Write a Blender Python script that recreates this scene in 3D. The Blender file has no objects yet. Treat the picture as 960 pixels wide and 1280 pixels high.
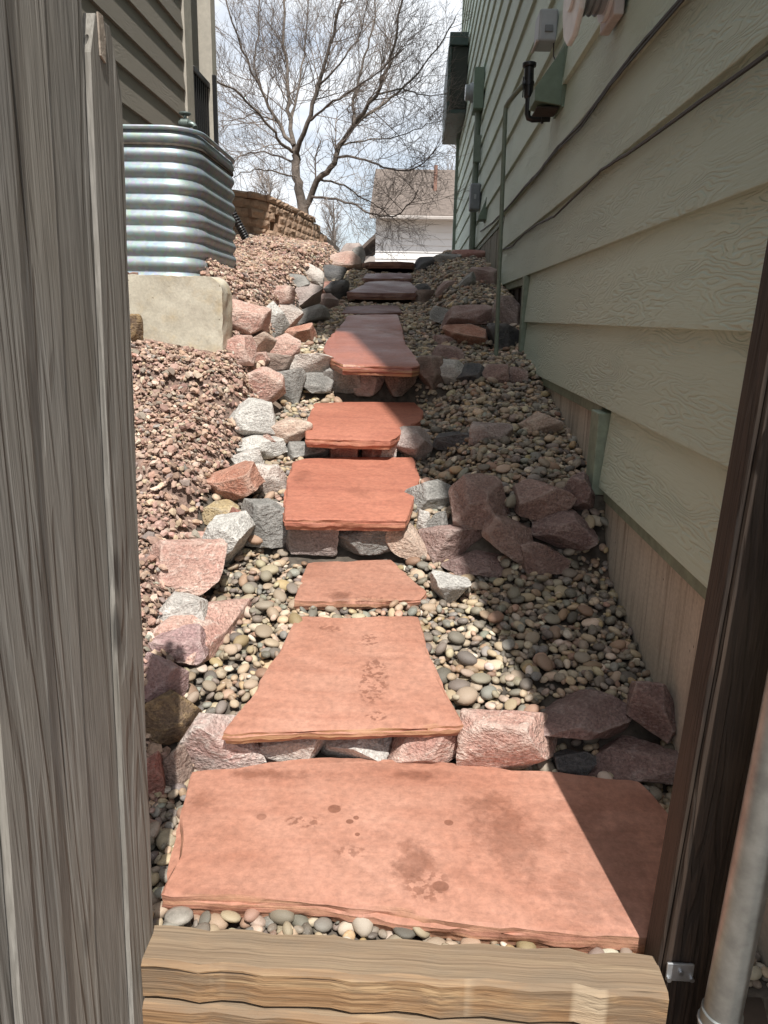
import bpy, bmesh, math, random
import numpy as np
from mathutils import Matrix, Vector, Euler

# ---------------------------------------------------------------- camera
scene = bpy.context.scene
COL = scene.collection
cam_data = bpy.data.cameras.new('camera')
cam = bpy.data.objects.new('camera', cam_data)
COL.objects.link(cam)
scene.camera = cam
cam_data.sensor_fit = 'VERTICAL'
cam_data.sensor_height = 36.0
cam_data.lens = 950.0 / 1280.0 * 36.0
cam_data.clip_start = 0.02
cam_data.clip_end = 2000.0
def unit(v): return v / np.linalg.norm(v)
_fw = unit(np.array([42.0, 243.0, 950.0]))
_dn = unit(np.array([-80.0, -(950.0**2 - 42*80) / 243.0, 950.0]))
_up = -_dn
_rt = np.cross(_up, _fw)
_R = np.array([_rt, _fw, _up])
cam.matrix_world = Matrix(((_R[0,0], _R[0,1], -_R[0,2], 0), (_R[1,0], _R[1,1], -_R[1,2], 0),
                           (_R[2,0], _R[2,1], -_R[2,2], 0), (0, 0, 0, 1)))
# ---------------------------------------------------------------- light
SUN_EL = math.radians(60.0)
SUN_AZ = math.atan(0.24)            # light travels towards +Y, swung this far to -X
ldir = Vector((-math.sin(SUN_AZ) * math.cos(SUN_EL), math.cos(SUN_AZ) * math.cos(SUN_EL), -math.sin(SUN_EL)))
sun_data = bpy.data.lights.new('sun', 'SUN')
sun_data.energy = 5.0
sun_data.angle = math.radians(0.53)
sun_data.color = (1.0, 0.965, 0.91)
sun = bpy.data.objects.new('sun', sun_data)
COL.objects.link(sun)
sun.rotation_euler = ldir.to_track_quat('-Z', 'Y').to_euler()
world = bpy.data.worlds.new('World')
scene.world = world
world.use_nodes = True
wt = world.node_tree
wt.nodes.clear()
w_out = wt.nodes.new('ShaderNodeOutputWorld')
w_bg = wt.nodes.new('ShaderNodeBackground')
w_sky = wt.nodes.new('ShaderNodeTexSky')
w_sky.sky_type = 'NISHITA'
w_sky.sun_disc = False
w_sky.sun_elevation = SUN_EL
w_sky.sun_rotation = math.atan2(-ldir.x, -ldir.y)
w_sky.air_density = 1.0
w_sky.dust_density = 1.2
w_tc = wt.nodes.new('ShaderNodeTexCoord')
w_map = wt.nodes.new('ShaderNodeMapping')
w_map.inputs['Scale'].default_value = (1.0, 1.0, 2.4)
w_n = wt.nodes.new('ShaderNodeTexNoise')
w_n.inputs['Scale'].default_value = 2.6
w_n.inputs['Detail'].default_value = 9.0
w_n.inputs['Roughness'].default_value = 0.56
w_n.inputs['Distortion'].default_value = 0.3
w_r = wt.nodes.new('ShaderNodeValToRGB')
w_r.color_ramp.elements[0].position = 0.30
w_r.color_ramp.elements[1].position = 0.57
w_mix = wt.nodes.new('ShaderNodeMix')
w_mix.data_type = 'RGBA'
w_mix.inputs['B'].default_value = (8.2, 8.5, 8.9, 1.0)     # thin bright cloud, on the sky's own scale
wt.links.new(w_tc.outputs['Generated'], w_map.inputs['Vector'])
wt.links.new(w_map.outputs['Vector'], w_n.inputs['Vector'])
wt.links.new(w_n.outputs['Fac'], w_r.inputs['Fac'])
wt.links.new(w_r.outputs['Color'], w_mix.inputs['Factor'])
wt.links.new(w_sky.outputs['Color'], w_mix.inputs['A'])
wt.links.new(w_mix.outputs['Result'], w_bg.inputs['Color'])
w_bg.inputs['Strength'].default_value = 0.115
wt.links.new(w_bg.outputs['Background'], w_out.inputs['Surface'])
vs = scene.view_settings
vs.view_transform = 'Standard'
vs.look = 'None'
vs.gamma = 1.0
vs.use_curve_mapping = False
vs.exposure = 0.2
scene.cycles.max_bounces = 5
scene.cycles.diffuse_bounces = 3
scene.cycles.glossy_bounces = 2

# ---------------------------------------------------------------- helpers
random.seed(7)
RNG = np.random.default_rng(11)

class MB:
    """collects shapes; build() links them as one mesh object"""
    def __init__(self): self.v = []; self.f = []
    def add(self, verts, faces):
        n = len(self.v)
        self.v.extend([tuple(p) for p in verts])
        self.f.extend([tuple(i + n for i in q) for q in faces])
    def box(self, x0, x1, y0, y1, z0, z1):
        self.add([(x0,y0,z0),(x1,y0,z0),(x1,y1,z0),(x0,y1,z0),(x0,y0,z1),(x1,y0,z1),(x1,y1,z1),(x0,y1,z1)],
                 [(0,3,2,1),(4,5,6,7),(0,1,5,4),(1,2,6,5),(2,3,7,6),(3,0,4,7)])
        return self
    def prism_y(self, prof, y0, y1):            # profile of (x, z), extruded along y
        n = len(prof)
        self.add([(x,y0,z) for x,z in prof] + [(x,y1,z) for x,z in prof],
                 [tuple(range(n)), tuple(range(2*n-1, n-1, -1))] + [(i, i+n, (i+1)%n+n, (i+1)%n) for i in range(n)])
        return self
    def prism_x(self, prof, x0, x1):            # profile of (y, z), extruded along x
        n = len(prof)
        self.add([(x0,y,z) for y,z in prof] + [(x1,y,z) for y,z in prof],
                 [tuple(range(n-1,-1,-1)), tuple(range(n, 2*n))] + [(i, (i+1)%n, (i+1)%n+n, i+n) for i in range(n)])
        return self
    def tube(self, pts, radii, n=8, caps=True):
        pts = [Vector(p) for p in pts]
        if not hasattr(radii, '__len__'): radii = [radii] * len(pts)
        base = len(self.v); a = None
        for i, p in enumerate(pts):
            d = (pts[min(i+1, len(pts)-1)] - pts[max(i-1, 0)]).normalized()
            if a is None: a = d.orthogonal().normalized()
            a = (a - d * a.dot(d)).normalized(); b = d.cross(a)
            for k in range(n):
                t = 2 * math.pi * k / n
                self.v.append(tuple(p + (a * math.cos(t) + b * math.sin(t)) * radii[i]))
        for i in range(len(pts) - 1):
            for k in range(n):
                q = base + i*n; k2 = (k+1) % n
                self.f.append((q+k, q+k2, q+n+k2, q+n+k))
        if caps:
            self.f.append(tuple(base + k for k in range(n-1, -1, -1)))
            self.f.append(tuple(base + (len(pts)-1)*n + k for k in range(n)))
        return self
    def shear(self, k, z0):                     # leans everything collected so far towards +x with height
        self.v = [(x + k * (z - z0), y, z) for x, y, z in self.v]; return self
    def cyl(self, p0, p1, r, n=16): return self.tube([p0, p1], r, n)
    def build(self, name, mat, parent=None, smooth=False, bevel=0.0, seg=2, angle=40):
        me = bpy.data.meshes.new(name)
        me.from_pydata(self.v, [], self.f)
        return link(name, me, mat, parent, smooth, bevel, seg, angle)

def fix_normals(me):
    bm = bmesh.new(); bm.from_mesh(me)
    bmesh.ops.recalc_face_normals(bm, faces=bm.faces)
    bm.to_mesh(me); bm.free()

def link(name, me, mat, parent=None, smooth=False, bevel=0.0, seg=2, angle=40, fix=True):
    if fix: fix_normals(me)
    if mat is not None: me.materials.append(mat)
    if smooth:
        me.polygons.foreach_set('use_smooth', [True] * len(me.polygons))
        try: me.set_sharp_from_angle(angle=math.radians(angle))
        except Exception: pass
    o = bpy.data.objects.new(name, me)
    COL.objects.link(o)
    if bevel > 0:
        m = o.modifiers.new('bevel', 'BEVEL'); m.width = bevel; m.segments = seg; m.limit_method = 'ANGLE'
        m.angle_limit = math.radians(35)
    if parent is not None: attach(o, parent)
    return o

def local(o):
    return Matrix.LocRotScale(o.location, o.rotation_euler, o.scale)
def wm(o):
    m = local(o)
    return m if o.parent is None else wm(o.parent) @ o.matrix_parent_inverse @ m
def attach(o, parent):                       # keeps the child's world place
    o.parent = parent
    o.matrix_parent_inverse = wm(parent).inverted()

def thing(name, loc, label, cat, group=None):
    o = bpy.data.objects.new(name, None)
    o.empty_display_size = 0.1
    o.location = loc
    COL.objects.link(o)
    return tag(o, label, cat, group)

def tag(o, label=None, cat=None, group=None, kind=None):
    if label: o['label'] = label
    if cat: o['category'] = cat
    if group: o['group'] = group
    if kind: o['kind'] = kind
    return o

# ---------------------------------------------------------------- material helpers
class NT:
    def __init__(self, name):
        self.m = bpy.data.materials.new(name); self.m.use_nodes = True
        self.t = self.m.node_tree; self.b = self.t.nodes['Principled BSDF']
        self._tc = None
    def n(self, typ, **kw):
        nd = self.t.nodes.new(typ)
        for k, v in kw.items():
            if k in nd.inputs.keys() and not hasattr(nd, k): nd.inputs[k].default_value = v
            else: setattr(nd, k, v)
        return nd
    def l(self, a, b): self.t.links.new(a, b)
    def put(self, sock, v):
        if isinstance(v, bpy.types.NodeSocket): self.l(v, sock)
        elif isinstance(v, (tuple, list)) and len(v) == 3 and sock.type == 'RGBA': sock.default_value = (*v, 1)
        else: sock.default_value = v
    def obj(self):
        if self._tc is None: self._tc = self.n('ShaderNodeTexCoord')
        return self._tc.outputs['Object']
    def rnd(self):
        return self.n('ShaderNodeObjectInfo').outputs['Random']
    def map(self, co, scale=(1,1,1), loc=(0,0,0), rot=(0,0,0)):
        m = self.n('ShaderNodeMapping'); self.l(co, m.inputs['Vector'])
        m.inputs['Scale'].default_value = scale; m.inputs['Rotation'].default_value = rot
        if isinstance(loc, bpy.types.NodeSocket): self.l(loc, m.inputs['Location'])
        else: m.inputs['Location'].default_value = loc
        return m.outputs['Vector']
    def shifted(self):                        # object coords, shifted per object
        c = self.n('ShaderNodeVectorMath', operation='SCALE'); 
        comb = self.n('ShaderNodeCombineXYZ'); r = self.rnd()
        for i in range(3): self.l(r, comb.inputs[i])
        self.l(comb.outputs[0], c.inputs[0]); c.inputs['Scale'].default_value = 37.0
        a = self.n('ShaderNodeVectorMath', operation='ADD'); self.l(self.obj(), a.inputs[0]); self.l(c.outputs[0], a.inputs[1])
        return a.outputs[0]
    def noise(self, co, scale, detail=4, rough=0.55, dist=0.0, out='Fac'):
        x = self.n('ShaderNodeTexNoise'); self.l(co, x.inputs['Vector'])
        x.inputs['Scale'].default_value = scale; x.inputs['Detail'].default_value = detail
        x.inputs['Roughness'].default_value = rough; x.inputs['Distortion'].default_value = dist
        return x.outputs[out]
    def vor(self, co, scale, feature='F1', out='Distance', rand=1.0):
        x = self.n('ShaderNodeTexVoronoi'); x.feature = feature; self.l(co, x.inputs['Vector'])
        x.inputs['Scale'].default_value = scale; x.inputs['Randomness'].default_value = rand
        return x.outputs[out]
    def ramp(self, fac, stops):
        x = self.n('ShaderNodeValToRGB'); self.l(fac, x.inputs['Fac']); e = x.color_ramp.elements
        while len(e) < len(stops): e.new(0.5)
        for el, (p, c) in zip(e, stops):
            el.position = p; el.color = (c, c, c, 1) if not isinstance(c, tuple) else (*c, 1)
        return x.outputs['Color']
    def mix(self, f, a, b, blend='MIX'):
        x = self.n('ShaderNodeMix'); x.data_type = 'RGBA'; x.blend_type = blend
        self.put(x.inputs['Factor'], f); self.put(x.inputs['A'], a); self.put(x.inputs['B'], b)
        return x.outputs['Result']
    def math(self, op, a, b=0.0, c=None, clamp=False):
        x = self.n('ShaderNodeMath', operation=op); x.use_clamp = clamp
        self.put(x.inputs[0], a); self.put(x.inputs[1], b)
        if c is not None: self.put(x.inputs[2], c)
        return x.outputs[0]
    def bump(self, h, strength=0.5, dist=0.01, prev=None):
        x = self.n('ShaderNodeBump'); self.l(h, x.inputs['Height'])
        x.inputs['Strength'].default_value = strength; x.inputs['Distance'].default_value = dist
        if prev is not None: self.l(prev, x.inputs['Normal'])
        return x.outputs['Normal']
    def done(self, color=None, rough=0.8, normal=None, metal=0.0, spec=None):
        if color is not None: self.put(self.b.inputs['Base Color'], color)
        self.put(self.b.inputs['Roughness'], rough)
        self.put(self.b.inputs['Metallic'], metal)
        if spec is not None: self.put(self.b.inputs['Specular IOR Level'], spec)
        if normal is not None: self.l(normal, self.b.inputs['Normal'])
        return self.m
    def sep(self, co):
        s = self.n('ShaderNodeSeparateXYZ'); self.l(co, s.inputs[0]); return s.outputs

def plain(name, col, rough=0.6, metal=0.0, var=0.25, scale=20, bump=0.15, bdist=0.002):
    t = NT(name); co = t.obj()
    a = t.noise(co, scale, 5, 0.6)
    b = t.noise(co, scale * 0.17, 3, 0.5)
    f = t.ramp(a, [(0.3, 1 - var), (0.7, 1 + var * 0.4)])
    g = t.ramp(b, [(0.3, 1 - var * 0.8), (0.7, 1.0 + var * 0.3)])
    c = t.mix(1.0, t.mix(1.0, col, f, 'MULTIPLY'), g, 'MULTIPLY')
    return t.done(c, rough, t.bump(a, bump, bdist), metal)

MATS = {}

# ---------------------------------------------------------------- materials
def grain_mat(name, axis, c0, c1, c2, across=7.0, along=1.1, mult=150.0, bump=0.6, bdist=0.004, rough=0.75, amt=0.5, blot=0.3, fibre=0.35, knots=False):
    """painted or bare timber: contour-line grain stretched along one axis, shifted per board"""
    t = NT(name); co = t.shifted()
    sc = [across] * 3; sc['xyz'.index(axis)] = along
    v = t.map(co, tuple(sc))
    n = t.noise(v, 1.0, 3.0, 0.45)
    s = t.math('SINE', t.math('MULTIPLY', n, mult))
    s = t.math('MULTIPLY_ADD', s, 0.5, 0.5)
    s2 = t.ramp(s, [(0.15, 0.0), (0.62, 1.0)])
    mask = t.ramp(t.noise(v, 0.9, 2), [(0.40, 0.08), (0.62, 1.0)])
    g = t.mix(mask, (0.8, 0.8, 0.8), s2)
    fs = [260.0] * 3; fs['xyz'.index(axis)] = 9.0
    fb = t.noise(t.map(co, tuple(fs)), 1.0, 2, 0.6)
    bl = t.noise(co, 3.1, 3, 0.6)
    c = t.mix(t.math('MULTIPLY', t.math('SUBTRACT', 1.0, g), amt), c1, c0)
    c = t.mix(t.ramp(fb, [(0.35, fibre), (0.62, 0.0)]), c, c0)
    c = t.mix(t.math('MULTIPLY', t.ramp(bl, [(0.42, 0.0), (0.68, 1.0)]), blot), c, c2)
    crack = None
    if knots:
        cs = [34.0] * 3; cs['xyz'.index(axis)] = 0.9
        crack = t.ramp(t.noise(t.map(co, tuple(cs)), 1.0, 2, 0.5), [(0.29, 1.0), (0.32, 0.0)])
        c = t.mix(t.math('MULTIPLY', crack, 0.75), c, tuple(x * 0.3 for x in c0))
        ks = [7.0] * 3; ks['xyz'.index(axis)] = 2.6
        kd = t.vor(t.map(co, tuple(ks)), 1.0)
        c = t.mix(t.math('MULTIPLY', t.ramp(kd, [(0.07, 1.0), (0.13, 0.0)]), 0.7), c, tuple(x * 0.45 for x in c0))
    tone = t.ramp(t.rnd(), [(0.0, 0.86), (1.0, 1.06)])
    c = t.mix(1.0, c, tone, 'MULTIPLY')
    h = t.math('MULTIPLY_ADD', fb, 0.35, g)
    if crack is not None: h = t.math('SUBTRACT', h, t.math('MULTIPLY', crack, 2.0))
    return t.done(c, rough, t.bump(h, bump, bdist))

MATS['siding_green'] = grain_mat('sage_painted_siding', 'y', (0.43, 0.515, 0.425), (0.51, 0.60, 0.50), (0.53, 0.61, 0.50), across=9.5, along=1.6, mult=165, bump=0.65, bdist=0.005, rough=0.6, amt=0.5, blot=0.35, fibre=0.2)
MATS['trim_green'] = plain('green_trim_paint', (0.26, 0.32, 0.245), 0.6, 0, 0.25, 30)
MATS['dark_green'] = plain('dark_green_paint', (0.045, 0.075, 0.062), 0.5, 0, 0.3, 12)
MATS['pipe_green'] = plain('green_pipe_paint', (0.17, 0.215, 0.165), 0.5, 0, 0.2, 40)
MATS['vent_green'] = plain('vent_green_paint', (0.16, 0.225, 0.165), 0.55, 0, 0.15, 40)
MATS['peeled'] = plain('weathered_bare_trim_wood', (0.16, 0.15, 0.12), 0.85, 0, 0.5, 60, 0.5, 0.004)
MATS['siding_brown'] = grain_mat('taupe_painted_siding', 'y', (0.205, 0.182, 0.150), (0.255, 0.228, 0.19), (0.27, 0.24, 0.205), across=9, along=1.4, mult=120, bump=0.3, bdist=0.002, rough=0.65, amt=0.35, blot=0.3)
MATS['trim_beige'] = plain('beige_corner_trim', (0.50, 0.46, 0.39), 0.6, 0, 0.15, 25)
MATS['rail'] = plain('black_railing_paint', (0.012, 0.012, 0.013), 0.4, 0, 0.2, 30)
MATS['picket'] = grain_mat('weathered_grey_cedar', 'z', (0.105, 0.098, 0.087), (0.33, 0.313, 0.282), (0.26, 0.235, 0.195), across=8, along=0.5, mult=75, bump=0.8, bdist=0.004, rough=0.88, amt=0.42, blot=0.5, fibre=0.55, knots=True)
MATS['post'] = grain_mat('dark_stained_post', 'z', (0.014, 0.010, 0.008), (0.055, 0.036, 0.026), (0.11, 0.08, 0.056), across=16, along=1.0, mult=70, bump=0.8, bdist=0.004, rough=0.7, amt=0.7, blot=0.35, fibre=0.7)
MATS['broken'] = plain('pale_split_wood', (0.52, 0.44, 0.36), 0.9, 0, 0.4, 60, 0.6, 0.004)
MATS['black_plastic'] = plain('black_plastic', (0.012, 0.012, 0.013), 0.35, 0, 0.2, 30)
MATS['white_plastic'] = plain('weathered_white_plastic', (0.74, 0.74, 0.73), 0.45, 0, 0.12, 18)
MATS['pink_plastic'] = plain('faded_pinkish_plastic', (0.50, 0.45, 0.42), 0.5, 0, 0.2, 18)
MATS['grey_plastic'] = plain('grey_utility_plastic', (0.36, 0.39, 0.41), 0.45, 0, 0.12, 18)
MATS['grey_box'] = plain('grey_painted_box', (0.20, 0.22, 0.235), 0.5, 0, 0.15, 20)
MATS['bolt'] = plain('zinc_bolt', (0.55, 0.56, 0.57), 0.35, 0.9, 0.2, 60)
MATS['zinc'] = plain('zinc_bracket', (0.60, 0.62, 0.64), 0.42, 0.75, 0.2, 40)
MATS['galv_pipe'] = plain('dull_galvanised_post', (0.42, 0.44, 0.43), 0.42, 0.75, 0.3, 26)
MATS['cable'] = plain('black_cable', (0.02, 0.018, 0.016), 0.5, 0, 0.2, 30)
MATS['soil'] = plain('damp_soil', (0.12, 0.10, 0.08), 0.95, 0, 0.5, 30, 0.6, 0.01)
MATS['glass'] = plain('meter_glass', (0.35, 0.38, 0.40), 0.12, 0.2, 0.1, 10)
MATS['brass'] = plain('grey_green_valve', (0.20, 0.245, 0.23), 0.4, 0.5, 0.25, 60)

def timber_mat():
    t = NT('landscape_timber'); co = t.shifted()
    n = t.noise(t.map(co, (0.35, 22, 22)), 1.0, 3.0, 0.5)
    s = t.math('MULTIPLY_ADD', t.math('SINE', t.math('MULTIPLY', n, 46.0)), 0.5, 0.5)
    fb = t.noise(t.map(co, (5, 300, 300)), 1.0, 3, 0.65)
    fc = t.noise(t.map(co, (1.6, 70, 70)), 1.0, 3, 0.6)
    c = t.mix(s, (0.25, 0.14, 0.065), (0.37, 0.225, 0.115))
    c = t.mix(t.ramp(fb, [(0.36, 0.7), (0.58, 0.0)]), c, (0.21, 0.12, 0.06))
    c = t.mix(t.ramp(fc, [(0.52, 0.0), (0.7, 0.6)]), c, (0.52, 0.37, 0.21))
    bl = t.noise(t.map(co, (2, 6, 6)), 3.0, 5, 0.65)
    c = t.mix(t.ramp(bl, [(0.48, 0.0), (0.62, 0.7)]), c, (0.20, 0.145, 0.095))
    geo = t.n('ShaderNodeNewGeometry'); nz = t.sep(geo.outputs['Normal'])[2]
    up = t.ramp(nz, [(0.5, 0.0), (0.9, 1.0)])
    grey = t.mix(t.noise(t.map(co, (3, 60, 60)), 1.0, 4), (0.13, 0.098, 0.068), (0.31, 0.235, 0.16))
    c = t.mix(t.math('MULTIPLY', up, 0.75), c, grey)
    st = t.ramp(t.noise(t.map(co, (11, 0.6, 0.6)), 1.0, 2.0), [(0.58, 0.0), (0.66, 0.5)])
    st = t.math('MULTIPLY', st, t.math('SUBTRACT', 1.0, up))
    c = t.mix(st, c, (0.62, 0.50, 0.35))
    kd = t.vor(t.map(co, (1, 1.6, 1.6)), 4.0)
    c = t.mix(t.math('MULTIPLY', t.ramp(kd, [(0.05, 1.0), (0.085, 0.0)]), 0.8), c, (0.09, 0.05, 0.025))
    crack = t.ramp(t.noise(t.map(co, (0.8, 45, 45)), 1.0, 2, 0.5), [(0.30, 1.0), (0.335, 0.0)])
    c = t.mix(t.math('MULTIPLY', crack, 0.8), c, (0.05, 0.032, 0.02))
    h = t.math('SUBTRACT', t.math('MULTIPLY_ADD', fb, 0.8, t.math('MULTIPLY', s, 0.4)), t.math('MULTIPLY', crack, 1.5))
    return t.done(c, 0.82, t.bump(h, 0.7, 0.003))
MATS['timber'] = timber_mat()

def flag_mat(name, base, pale, dark, wet=0.0, stain=(), rough=0.8, dirt=0.3):
    """red sandstone; stain = list of (x, y, rx, ry, strength, kind) damp marks in metres"""
    t = NT(name); co = t.obj(); geo = t.n('ShaderNodeNewGeometry')
    a = t.noise(co, 3.2, 6, 0.62, 0.3)
    b = t.noise(co, 55.0, 6, 0.72)
    k = t.noise(t.map(co, (1.2, 7.0, 60)), 2.0, 5, 0.6)
    c = t.mix(t.ramp(a, [(0.36, 0.0), (0.64, 1.0)]), base, pale)
    c = t.mix(t.ramp(k, [(0.48, 0.0), (0.72, 0.55)]), c, dark)
    c = t.mix(1.0, c, t.ramp(b, [(0.3, 0.74), (0.68, 1.14)]), 'MULTIPLY')
    c = t.mix(t.math('MULTIPLY', t.ramp(t.vor(co, 26), [(0.03, 1.0), (0.06, 0.0)]), 0.35), c, dark)
    ro = rough
    s = t.sep(co)
    wsum = None; pat = None; bn = None
    for (x, y, rx, ry, st, kind) in stain:
        dx = t.math('MULTIPLY', t.math('SUBTRACT', s[0], x), 1.0 / rx)
        dy = t.math('MULTIPLY', t.math('SUBTRACT', s[1], y), 1.0 / ry)
        d = t.math('SQRT', t.math('ADD', t.math('MULTIPLY', dx, dx), t.math('MULTIPLY', dy, dy)))
        if kind == 'drop':
            m = t.ramp(d, [(0.85, 1.0), (1.0, 0.0)])
        elif kind == 'print':
            if pat is None: pat = t.ramp(t.noise(co, 75.0, 2, 0.5), [(0.48, 0.0), (0.58, 1.0)])
            m = t.math('MULTIPLY', t.ramp(d, [(0.75, 1.0), (1.0, 0.0)]), pat)
        else:
            if bn is None: bn = t.math('MULTIPLY', t.math('SUBTRACT', t.noise(co, 16.0, 6, 0.7), 0.5), 2.6)
            q = t.math('ADD', d, bn)
            m = t.ramp(q, [(0.35, 1.0), (0.85, 0.0)])
        m = t.math('MULTIPLY', m, st)
        wsum = m if wsum is None else t.math('MAXIMUM', wsum, m)
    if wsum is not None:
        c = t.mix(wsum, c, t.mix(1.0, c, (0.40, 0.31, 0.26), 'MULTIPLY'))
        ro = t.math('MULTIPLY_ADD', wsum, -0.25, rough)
    if wet > 0:
        p = t.ramp(t.noise(co, 4.0, 5, 0.6), [(0.35, 1.0), (0.62, 0.55)])
        ro = t.math('MULTIPLY_ADD', p, -wet, rough)
    # riven edge: tan layers on the sides
    nz = t.sep(geo.outputs['Normal'])[2]
    side = t.ramp(t.math('ABSOLUTE', nz), [(0.35, 1.0), (0.7, 0.0)])
    lay = t.ramp(t.noise(t.map(co, (4, 4, 90)), 1.0, 4, 0.6), [(0.4, 0.0), (0.6, 1.0)])
    edge = t.mix(lay, dark, (0.50, 0.30, 0.155))
    c = t.mix(t.math('MULTIPLY', side, dirt), c, edge)
    h = t.math('MULTIPLY_ADD', b, 0.45, t.math('ADD', t.noise(co, 11.0, 4, 0.6), t.math('MULTIPLY', k, 0.7)))
    return t.done(c, ro, t.bump(h, 0.7, 0.007))

def rock_mat(key, c1, c2, c3, vein=0.4):
    t = NT('rock_' + key.lower()); co = t.shifted()
    a = t.noise(co, 9.0, 4, 0.62, 0.6)
    g = t.noise(t.map(co, (1, 1, 2.3), rot=(0.5, 0.3, 0.2)), 24.0, 4, 0.62, 1.2)
    b = t.noise(co, 130.0, 2, 0.6)
    c = t.mix(t.ramp(a, [(0.34, 0.0), (0.62, 1.0)]), c1, c2)
    c = t.mix(t.math('MULTIPLY', t.ramp(g, [(0.52, 0.0), (0.66, 1.0)]), vein), c, c3)
    c = t.mix(1.0, c, t.ramp(b, [(0.3, 0.6), (0.68, 1.25)]), 'MULTIPLY')
    sp = t.ramp(t.vor(co, 170.0), [(0.16, 1.0), (0.3, 0.0)])
    c = t.mix(t.math('MULTIPLY', sp, 0.30), c, c3)
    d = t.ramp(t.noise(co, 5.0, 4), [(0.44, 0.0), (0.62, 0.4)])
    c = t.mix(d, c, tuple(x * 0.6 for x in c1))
    geo = t.n('ShaderNodeNewGeometry')
    wear = t.ramp(geo.outputs['Pointiness'], [(0.505, 0.0), (0.56, 0.5)])
    c = t.mix(wear, c, c3)
    h = t.math('MULTIPLY_ADD', b, 0.25, t.math('ADD', g, t.math('MULTIPLY', t.noise(co, 40.0, 4, 0.7), 1.4)))
    return t.done(c, 0.82, t.bump(h, 0.9, 0.012))
ROCKPAL = {
 'P':  ((0.50,0.275,0.225),(0.58,0.375,0.305),(0.70,0.58,0.50)), 'PW': ((0.50,0.31,0.27),(0.60,0.50,0.45),(0.74,0.68,0.62)),
 'WP': ((0.50,0.41,0.36),(0.62,0.55,0.49),(0.74,0.69,0.63)), 'W': ((0.56,0.53,0.49),(0.66,0.63,0.58),(0.5,0.43,0.39)),
 'WG': ((0.44,0.42,0.39),(0.58,0.56,0.52),(0.70,0.68,0.63)), 'G': ((0.205,0.20,0.185),(0.30,0.29,0.27),(0.46,0.44,0.41)),
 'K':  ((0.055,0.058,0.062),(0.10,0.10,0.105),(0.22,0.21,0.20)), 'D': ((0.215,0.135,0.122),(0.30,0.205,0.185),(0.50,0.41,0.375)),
 'DR': ((0.255,0.155,0.13),(0.345,0.23,0.195),(0.52,0.41,0.36)), 'PD': ((0.28,0.175,0.155),(0.37,0.255,0.225),(0.48,0.39,0.35)),
 'R':  ((0.30,0.12,0.095),(0.38,0.18,0.14),(0.50,0.33,0.27)), 'RO': ((0.42,0.185,0.125),(0.52,0.27,0.19),(0.62,0.45,0.36)),
 'PT': ((0.46,0.32,0.25),(0.57,0.44,0.35),(0.66,0.57,0.48)), 'PG': ((0.31,0.25,0.23),(0.42,0.33,0.30),(0.54,0.47,0.43)),
 'BR': ((0.21,0.145,0.115),(0.30,0.215,0.175),(0.42,0.34,0.29)), 'BY': ((0.13,0.09,0.065),(0.24,0.16,0.09),(0.42,0.29,0.14)),
 'PU': ((0.33,0.205,0.20),(0.43,0.285,0.27),(0.56,0.44,0.41)), 'Y': ((0.48,0.36,0.19),(0.58,0.47,0.29),(0.36,0.34,0.31)),
}
def rock(key):
    k = 'rock_' + key
    if k not in MATS: MATS[k] = rock_mat(key, *ROCKPAL[key], vein=0.75 if key in ('PW','WP','WG','P') else 0.4)
    return MATS[k]

def pebble_mat(name, attr, rough, bscale, bump, spk):
    t = NT(name)
    if attr:
        x = t.n('ShaderNodeVertexColor'); x.layer_name = 'tint'; col = x.outputs['Color']; co = t.obj()
    else:
        col = t.n('ShaderNodeObjectInfo').outputs['Color']; co = t.shifted()
    a = t.noise(co, bscale, 4, 0.6)
    b = t.noise(co, bscale * 4.5, 3, 0.6)
    c = t.mix(1.0, col, t.ramp(a, [(0.3, 0.72), (0.7, 1.18)]), 'MULTIPLY')
    c = t.mix(t.math('MULTIPLY', t.ramp(b, [(0.56, 0.0), (0.68, 1.0)]), spk), c, (0.55, 0.50, 0.44))
    return t.done(c, rough, t.bump(t.math('ADD', a, b), bump, 0.002))
MATS['pebble_a'] = pebble_mat('river_pebble_mass', True, 0.62, 60, 0.25, 0.3)
MATS['pebble_o'] = pebble_mat('river_pebble', False, 0.62, 60, 0.25, 0.3)
MATS['gravel_a'] = pebble_mat('red_gravel_mass', True, 0.85, 110, 0.5, 0.25)
MATS['gravel_o'] = pebble_mat('red_gravel', False, 0.85, 110, 0.5, 0.25)

def concrete_mat(name, c1, c2, streak, axis_scale=(1,1,1), pits=0.5, vert=0.0, rough=0.88):
    t = NT(name); co = t.obj()
    a = t.noise(co, 3.0, 6, 0.6)
    c = t.mix(t.ramp(a, [(0.35, 0.0), (0.65, 1.0)]), c1, c2)
    v = t.noise(t.map(co, axis_scale), 1.0, 5, 0.65)
    c = t.mix(t.math('MULTIPLY', t.ramp(v, [(0.5, 0.0), (0.68, 1.0)]), vert), c, streak)
    p = t.ramp(t.vor(t.map(co, (1, 1, 0.6)), 42.0), [(0.05, 1.0), (0.12, 0.0)])
    pm = t.math('MULTIPLY', p, t.ramp(t.noise(co, 6.0, 3), [(0.5, 0.0), (0.6, 1.0)]))
    c = t.mix(t.math('MULTIPLY', pm, pits), c, tuple(x * 0.35 for x in streak))
    f = t.noise(co, 90.0, 4, 0.6)
    c = t.mix(1.0, c, t.ramp(f, [(0.3, 0.85), (0.7, 1.08)]), 'MULTIPLY')
    h = t.math('SUBTRACT', t.math('MULTIPLY_ADD', v, vert * 1.5, t.math('MULTIPLY', f, 0.4)), pm)
    return t.done(c, rough, t.bump(h, 0.6, 0.006))
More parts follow.
